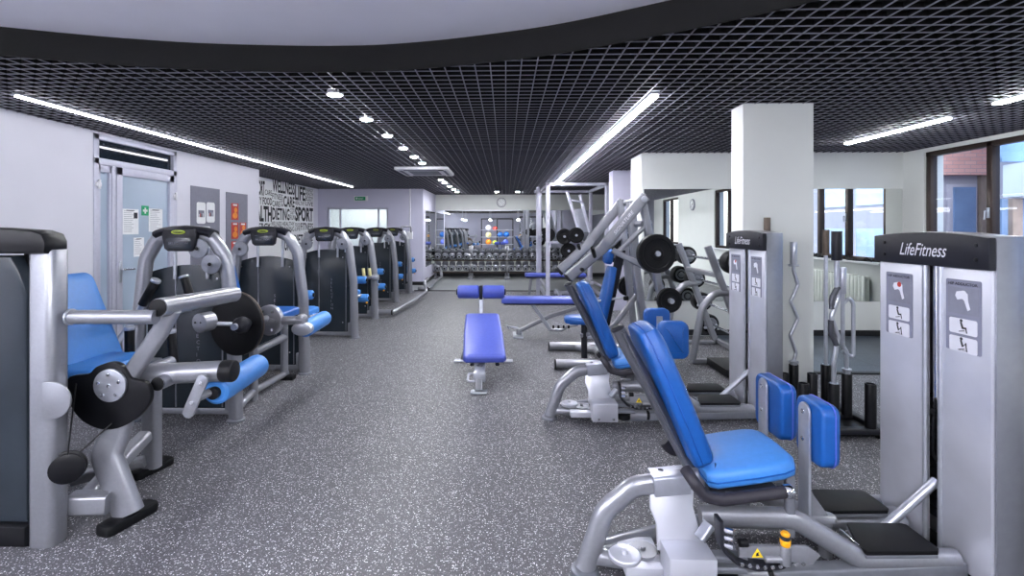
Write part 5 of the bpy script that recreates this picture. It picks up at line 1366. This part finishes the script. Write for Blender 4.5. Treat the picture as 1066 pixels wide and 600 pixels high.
# ---------------------------------------------------------------- dumbbell racks with their dumbbells
def dumb_x(k): return -2.02 + 0.2137 * k + 0.022 * (k // 5)
def rack_unit(i):
    x0, x1 = dumb_x(i * 5) - 0.115, dumb_x(i * 5 + 4) + 0.115
    lab = ['leftmost dumbbell rack under the back wall mirror', 'second dumbbell rack from the left under the back wall mirror', 'third dumbbell rack from the left, partly behind the power rack', 'rightmost dumbbell rack, mostly hidden behind the power rack'][i]
    t = thing('dumbbell_rack', lab, 'rack', ((x0 + x1) / 2, 14.9, 0), 'two tier dumbbell racks')
    for x in (x0 + 0.035, x1 - 0.035):
        mb = MB(); mb.rtube([(x, 14.75, 0.3), (x, 15.05, 0.95)], 0.06, 0.05, 'silver'); mb.rtube([(x, 14.85, 0.5), (x, 14.85, 0.04)], 0.06, 0.07, 'silver'); mb.rtube([(x, 14.6, 0.03), (x, 15.15, 0.03)], 0.09, 0.05, 'silver'); mb.build('side_frame', t)
    for z in (0.3, 0.64):
        mb = MB()
        R = Matrix.Rotation(0.52, 3, 'X')
        for q, dz in ((-0.14, -0.05), (0.14, -0.05)):
            c = V(((x0 + x1) / 2, 14.75 if z < .5 else 14.85, z + 0.03)) + R @ V((0, q, dz))
            mb.box(c, (x1 - x0, 0.06, 0.012), 'dark_grey', 0.004, R)
        c = V(((x0 + x1) / 2, 14.75 if z < .5 else 14.85, z + 0.03)) + R @ V((0, -0.2, -0.03)); mb.box(c, (x1 - x0, 0.01, 0.022), 'brass', 0.003, R)
        mb.build('shelf', t)
for i in range(4): rack_unit(i)
d0 = None
for row, (yy, zz, rl) in enumerate(((14.85, 0.74, 'upper'), (14.75, 0.40, 'lower'))):
    for k in range(20):
        lab = 'black dumbbell on the %s tier of the racks, number %d from the left' % (rl, k + 1)
        x = dumb_x(k)
        if d0 is None:
            d0 = t = thing('dumbbell', lab, 'dumbbell', (x, yy, zz), 'dumbbells on the two tier racks')
            dd = V((0, math.cos(0.52), math.sin(0.52))); c = V((x, yy, zz))
            mb = MB(); mb.cyl(c - dd * 0.09, dd, 0.18, 0.017, 'chrome', 12); mb.build('handle', t)
            for s in (-1, 1):
                mb = MB(); mb.lathe(c + dd * s * 0.065, dd * s, [(0, 0.05), (0.01, 0.085), (0.02, 0.094), (0.075, 0.094), (0.09, 0.085), (0.098, 0.064)], 'head', 18); h = mb.build('head', t)
                mb = MB(); mb.lathe(c + dd * s * 0.16, dd * s, [(0, 0.062), (0.006, 0.06), (0.007, 0.034)], 'steel', 16); mb.lathe(c + dd * s * 0.166, dd * s, [(0, 0.034), (0.003, 0.03)], 'black', 14); mb.build('end_cap', h)
        else:
            copy_tree(d0, (x, yy, zz), lab)

# ---------------------------------------------------------------- rack of fixed barbells on the right
t = thing('barbell_rack', 'silver leaning barbell rack with curved front legs before the alcove mirror', 'rack', (2.5, 6.0, 0))
for y in (6.5, 5.57):
    mb = MB(); mb.rtube([(2.72, y, 0.02), (2.24, y, 1.3)], 0.075, 0.06, 'silver', r=0.015, hint=Y); mb.rtube([(2.06, y, 0.03), (2.8, y, 0.03)], 0.06, 0.05, 'silver'); mb.build('upright', t)
    mb = MB(); mb.tube([(2.07, y, 0.04), (2.18, y, 0.62), (2.32, y, 0.79), (2.47, y, 0.78)], 0.04, 'silver', 0.16, n=16); mb.build('front_leg', t)
    for x, z in ((2.41, 1.14), (2.52, 0.835), (2.61, 0.53), (2.70, 0.24)):
        mb = MB(); mb.rtube([(x - 0.13, y, z - 0.025), (x + 0.0, y, z - 0.028), (x + 0.035, y, z + 0.02)], 0.03, 0.02, 'steel', 0.02, hint=Y); mb.build('hook', t)
for x, z in ((2.74, 0.05), (2.35, 0.98)):
    mb = MB(); mb.rtube([(x, 5.57, z), (x, 6.5, z)], 0.055, 0.055, 'silver'); mb.build('cross_beam', t)
mb = MB(); mb.box2((2.2, 5.0, 0.012), (2.75, 5.5, 0.09), 'rubber', 0.01); mb.build('base_tray', t)
b0 = None
labs = ['topmost fixed barbell on the leaning rack before the alcove mirror', 'second fixed barbell from the top of the leaning rack', 'third fixed barbell from the top of the leaning rack', 'lowest fixed barbell on the leaning rack, close to the floor']
for (x, z), lab in zip(((2.41, 1.14), (2.52, 0.835), (2.61, 0.53), (2.70, 0.24)), labs):
    if b0 is None:
        b0 = t = thing('fixed_barbell', lab, 'barbell', (x, 6.0, z), 'fixed barbells on the leaning rack')
        mb = MB(); mb.cyl((x, 5.22, z), Y, 1.55, 0.015, 'chrome', 14); mb.build('bar', t)
        for y, s in ((5.42, -1), (6.62, 1)):
            mb = MB(); mb.lathe((x, y, z), (0, s, 0), [(0, 0.03), (0.0, 0.085), (0.01, 0.115), (0.03, 0.122), (0.15, 0.122), (0.17, 0.112), (0.172, 0.09), (0.164, 0.08)], 'rubber', 32); h = mb.build('head', t)
            mb = MB(); mb.lathe((x, y + s * 0.162, z), (0, s, 0), [(0, 0.085), (0.006, 0.08), (0.006, 0.06), (0.002, 0.055), (0.002, 0.04), (0.014, 0.036), (0.016, 0.01)], 'grey_metal', 28); mb.build('end_cap', h)
            mb = MB(); mb.lathe((x, y - s * 0.004, z), (0, -s, 0), [(0, 0.085), (0.006, 0.08), (0.006, 0.06), (0.002, 0.055), (0.002, 0.04), (0.014, 0.036), (0.016, 0.018)], 'grey_metal', 28); mb.build('inner_cap', h)
    else:
        copy_tree(b0, (x, 6.0, z), lab)

# ---------------------------------------------------------------- bar holder with the loose bars
t = thing('bar_holder', 'low black bar holder of upright tubes on a steel base by the pillar', 'bar stand', (2.36, 3.85, 0))
mb = MB()
for y in (3.62, 3.9, 4.14): mb.rtube([(2.115, y, 0.05), (2.72, y, 0.05)], 0.07, 0.04, 'dark_grey')
for x in (2.15, 2.69): mb.rtube([(x, 3.58, 0.05), (x, 4.18, 0.05)], 0.07, 0.05, 'dark_grey')
mb.box2((2.12, 3.6, 0.02), (2.71, 4.16, 0.045), 'black'); mb.build('base', t)
for x in (2.16, 2.7):
    for y in (3.62, 4.12):
        mb = MB(); mb.cyl((x, y, 0), Z, 0.03, 0.05, 'rubber', 18, 0.004); mb.build('foot', t)
for x in (2.145, 2.36, 2.62):
    for y in (3.63, 3.88, 4.13):
        mb = MB(); mb.lathe((x, y, 0.055), Z, [(0, 0.036), (0.325, 0.036), (0.33, 0.034), (0.33, 0.029), (0.05, 0.029)], 'black', 20); mb.build('tube', t)
def bar(name, label, x, y): return thing(name, label, 'barbell', (x, y, 0.12), 'loose bars in the bar holder')
t = bar('curl_bar', 'wavy silver curl bar standing in the holder in front of the white pillar', 2.36, 4.13)
x, y = 2.36, 4.13
mb = MB(); mb.cyl((x, y, 0.12), Z, 0.28, 0.025, 'steel', 18); mb.cyl((x, y, 0.4), Z, 0.015, 0.036, 'steel', 18, 0.003); mb.build('lower_sleeve', t)
mb = MB(); mb.tube([(x, y, 0.41), (x + 0.02, y, 0.48), (x - 0.03, y, 0.62), (x + 0.035, y, 0.76), (x - 0.025, y, 0.9), (x + 0.035, y, 1.04), (x, y, 1.15), (x, y, 1.2)], 0.0135, 'steel', 0.04, 12); mb.build('shaft', t)
mb = MB(); mb.cyl((x, y, 1.19), Z, 0.016, 0.04, 'steel', 20, 0.003); mb.cyl((x, y, 1.2), Z, 0.19, 0.026, 'steel', 18, 0.003); mb.build('upper_sleeve', t)
def straight(label, x, y, zt, ms):
    t = bar('straight_bar', label, x, y)
    mb = MB(); mb.cyl((x, y, 0.12), Z, zt - 0.3, 0.0145, 'steel', 14); mb.cyl((x, y, 0.12), Z, 0.27, 0.025, 'steel', 16); mb.build('shaft', t)
    mb = MB(); mb.cyl((x, y, zt - 0.2), Z, 0.2, 0.026, ms, 18, 0.004); mb.cyl((x, y, zt - 0.21), Z, 0.015, 0.032, ms, 18, 0.003); mb.build('sleeve', t)
straight('straight silver bar with a worn brass sleeve, just right of the white pillar', 2.62, 4.13, 1.49, 'brass')
straight('straight bar behind the second hip machine tower, only its worn brass end showing', 2.145, 4.13, 1.59, 'brass')
x, y = 2.36, 3.63
t = bar('multi_grip_bar', 'thick silver bar with dark sleeve and bulging grips, tallest at the front of the holder', x, y)
mb = MB(); mb.cyl((x, y, 0.12), Z, 0.27, 0.026, 'steel', 16); mb.tube([(x, y, 0.38), (x, y, 0.55), (x + 0.03, y, 0.72), (x - 0.02, y, 0.86), (x + 0.03, y, 1.0), (x + 0.02, y, 1.1), (x + 0.02, y, 1.3)], 0.0165, 'steel', 0.06, 14); mb.build('shaft', t)
for a, b in (((x + 0.02, y, 0.66), (x - 0.02, y, 0.84)), ((x - 0.015, y, 0.92), (x + 0.03, y, 1.08))):
    m_ = (V(a) + V(b)) / 2 + V((-0.022, 0, 0))
    mb = MB(); mb.tube([a, m_, b], 0.019, 'post', 0.1, 14); mb.build('grip', t)
mb = MB(); mb.cyl((x + 0.02, y, 1.27), Z, 0.21, 0.034, 'dark_grey', 20, 0.004); mb.build('sleeve', t)
x, y = 2.62, 3.88
t = bar('loop_bar', 'short silver bar with a parallel grip loop, behind the thick multi grip bar', x, y)
mb = MB(); mb.cyl((x, y, 0.12), Z, 0.3, 0.025, 'steel', 16); mb.cyl((x, y, 0.41), Z, 0.014, 0.034, 'steel', 16, 0.003); mb.tube([(x, y, 0.42), (x + 0.0, y, 0.55), (x - 0.03, y, 0.6), (x - 0.03, y, 1.05)], 0.014, 'steel', 0.04, 12); mb.build('shaft', t)
mb = MB(); mb.tube([(x - 0.03, y, 0.56), (x + 0.05, y, 0.5), (x + 0.05, y, 0.92), (x + 0.02, y, 0.97), (x - 0.03, y, 0.92)], 0.014, 'steel', 0.03, 12); mb.build('loop', t)
mb = MB(); mb.cyl((x - 0.03, y, 1.0), Z, 0.2, 0.024, 'steel', 16, 0.003); mb.build('sleeve', t)

# ---------------------------------------------------------------- ball rack behind the camera, seen in the back wall mirror
t = thing('ball_rack', 'black upright frame for exercise balls, seen in the back wall mirror', 'rack', (-0.6, -3.9, 0))
for x in (-1.7, -0.6, 0.5):
    mb = MB(); mb.rtube([(x, -3.9, 0), (x, -3.9, 2.2)], 0.07, 0.07, 'black'); mb.rtube([(x, -4.2, 0.03), (x, -3.5, 0.03)], 0.07, 0.06, 'black'); mb.build('post', t)
for z in (0.4, 0.9, 1.4):
    mb = MB(); mb.rtube([(-1.7, -3.75, z), (0.5, -3.75, z)], 0.03, 0.03, 'steel'); mb.rtube([(-1.7, -3.45, z), (0.5, -3.45, z)], 0.03, 0.03, 'steel')
    for x in (-1.7, -0.6, 0.5): mb.rtube([(x, -3.9, z), (x, -3.43, z)], 0.035, 0.03, 'steel')
    mb.build('shelf_rail', t)
mb = MB(); mb.rtube([(-1.7, -3.9, 2.17), (0.5, -3.9, 2.17)], 0.07, 0.07, 'black'); mb.build('top_beam', t)
for x, z, r, m, lab in ((-1.2, 1.4, 0.2, 'white_plastic', 'white exercise ball on the top shelf of the ball rack'), (-1.2, 0.9, 0.2, 'cream', 'cream exercise ball on the middle shelf of the ball rack'), (-1.2, 0.4, 0.2, 'orange', 'orange exercise ball on the bottom shelf of the ball rack'),
                        (-0.75, 1.4, 0.16, 'red', 'red exercise ball on the top shelf of the ball rack'), (0.05, 0.9, 0.21, 'blue', 'blue exercise ball on the middle shelf, beside its twin'), (-0.37, 0.9, 0.2, 'blue', 'blue exercise ball on the middle shelf, beside the cream ball'), (-0.75, 0.4, 0.17, 'lime', 'lime exercise ball on the bottom shelf of the ball rack'), (0.0, 0.4, 0.2, 'indigo', 'indigo exercise ball on the bottom shelf of the ball rack')):
    dz = math.sqrt(max(0.0, (r + 0.015) ** 2 - 0.15 ** 2))
    mb = MB(); mb.lathe((x, -3.6, z + dz - r), Z, [(r - r * math.cos(PI * i / 14), max(1e-7, r * math.sin(PI * i / 14))) for i in range(15)], m, 24)
    o = mb.build('exercise_ball'); tag(o, lab, 'exercise ball', 'exercise balls on the ball rack')

t = thing('cable_rig', 'tall black cable rig with yellow handles beside the ball rack, seen in mirrors', 'exercise machine', (2.2, -3.6, 0))
for x in (1.0, 1.75, 2.6, 3.4):
    mb = MB(); mb.rtube([(x, -3.6, 0), (x, -3.6, 2.3)], 0.09, 0.09, 'black'); mb.rtube([(x, -3.95, 0.03), (x, -3.2, 0.03)], 0.09, 0.06, 'black'); mb.build('post', t)
    mb = MB(); mb.cyl((x, -3.5, 0.1), Z, 2.1, 0.012, 'chrome', 10); mb.box((x, -3.52, 1.2), (0.06, 0.1, 0.1), 'steel', 0.01); mb.box((x, -3.52, 2.2), (0.06, 0.12, 0.05), 'steel', 0.01); mb.box((x, -3.52, 0.12), (0.06, 0.12, 0.05), 'steel', 0.01); mb.build('guide_rod', t)
    mb = MB(); mb.tube([(x, -3.46, 1.2), (x, -3.4, 1.05)], 0.008, 'rubber', n=8); mb.tube([(x - 0.06, -3.4, 0.95), (x - 0.05, -3.4, 1.05), (x + 0.05, -3.4, 1.05), (x + 0.06, -3.4, 0.95), (x - 0.06, -3.4, 0.95)], 0.014, 'yellow', 0.01, 10); mb.build('pull_handle', t)
mb = MB(); mb.rtube([(0.95, -3.6, 2.3), (3.45, -3.6, 2.3)], 0.09, 0.09, 'black'); mb.build('top_beam', t)

# ---------------------------------------------------------------- daylight and camera
w = bpy.data.worlds.new('sky')
scene.world = w
w.use_nodes = True
nt = w.node_tree
bg = nt.nodes['Background']
sky = nt.nodes.new('ShaderNodeTexSky')
sky.sky_type = 'NISHITA'
sky.sun_disc = False
sky.sun_elevation = math.radians(38)
sky.sun_rotation = math.radians(200)
sky.air_density = 1.0
sky.dust_density = 2.0
hs = nt.nodes.new('ShaderNodeHueSaturation')
hs.inputs['Saturation'].default_value = 0.5
nt.links.new(sky.outputs['Color'], hs.inputs['Color'])
nt.links.new(hs.outputs['Color'], bg.inputs['Color'])
bg.inputs['Strength'].default_value = 0.36

cam = bpy.data.cameras.new('camera')
co = bpy.data.objects.new('camera', cam)
COL.objects.link(co)
co.location = (0, 0, 1.5)
co.rotation_euler = (PI / 2, 0, math.radians(1.2))
cam.sensor_width = 36
cam.lens = 518 * 36 / 1066
cam.shift_x = (533 - 515.65) / 1066
cam.shift_y = -62 / 1066
cam.clip_start = 0.05
cam.clip_end = 200
scene.camera = co
scene.view_settings.view_transform = 'Standard'
scene.view_settings.look = 'None'
scene.view_settings.gamma = 1
scene.view_settings.exposure = 1.05
scene.view_settings.use_curve_mapping = False
cy = scene.cycles
cy.use_denoising = True
cy.max_bounces = 10
cy.diffuse_bounces = 5
cy.glossy_bounces = 6
cy.transparent_max_bounces = 10
cy.sample_clamp_indirect = 6
cy.caustics_reflective = False
cy.caustics_refractive = False
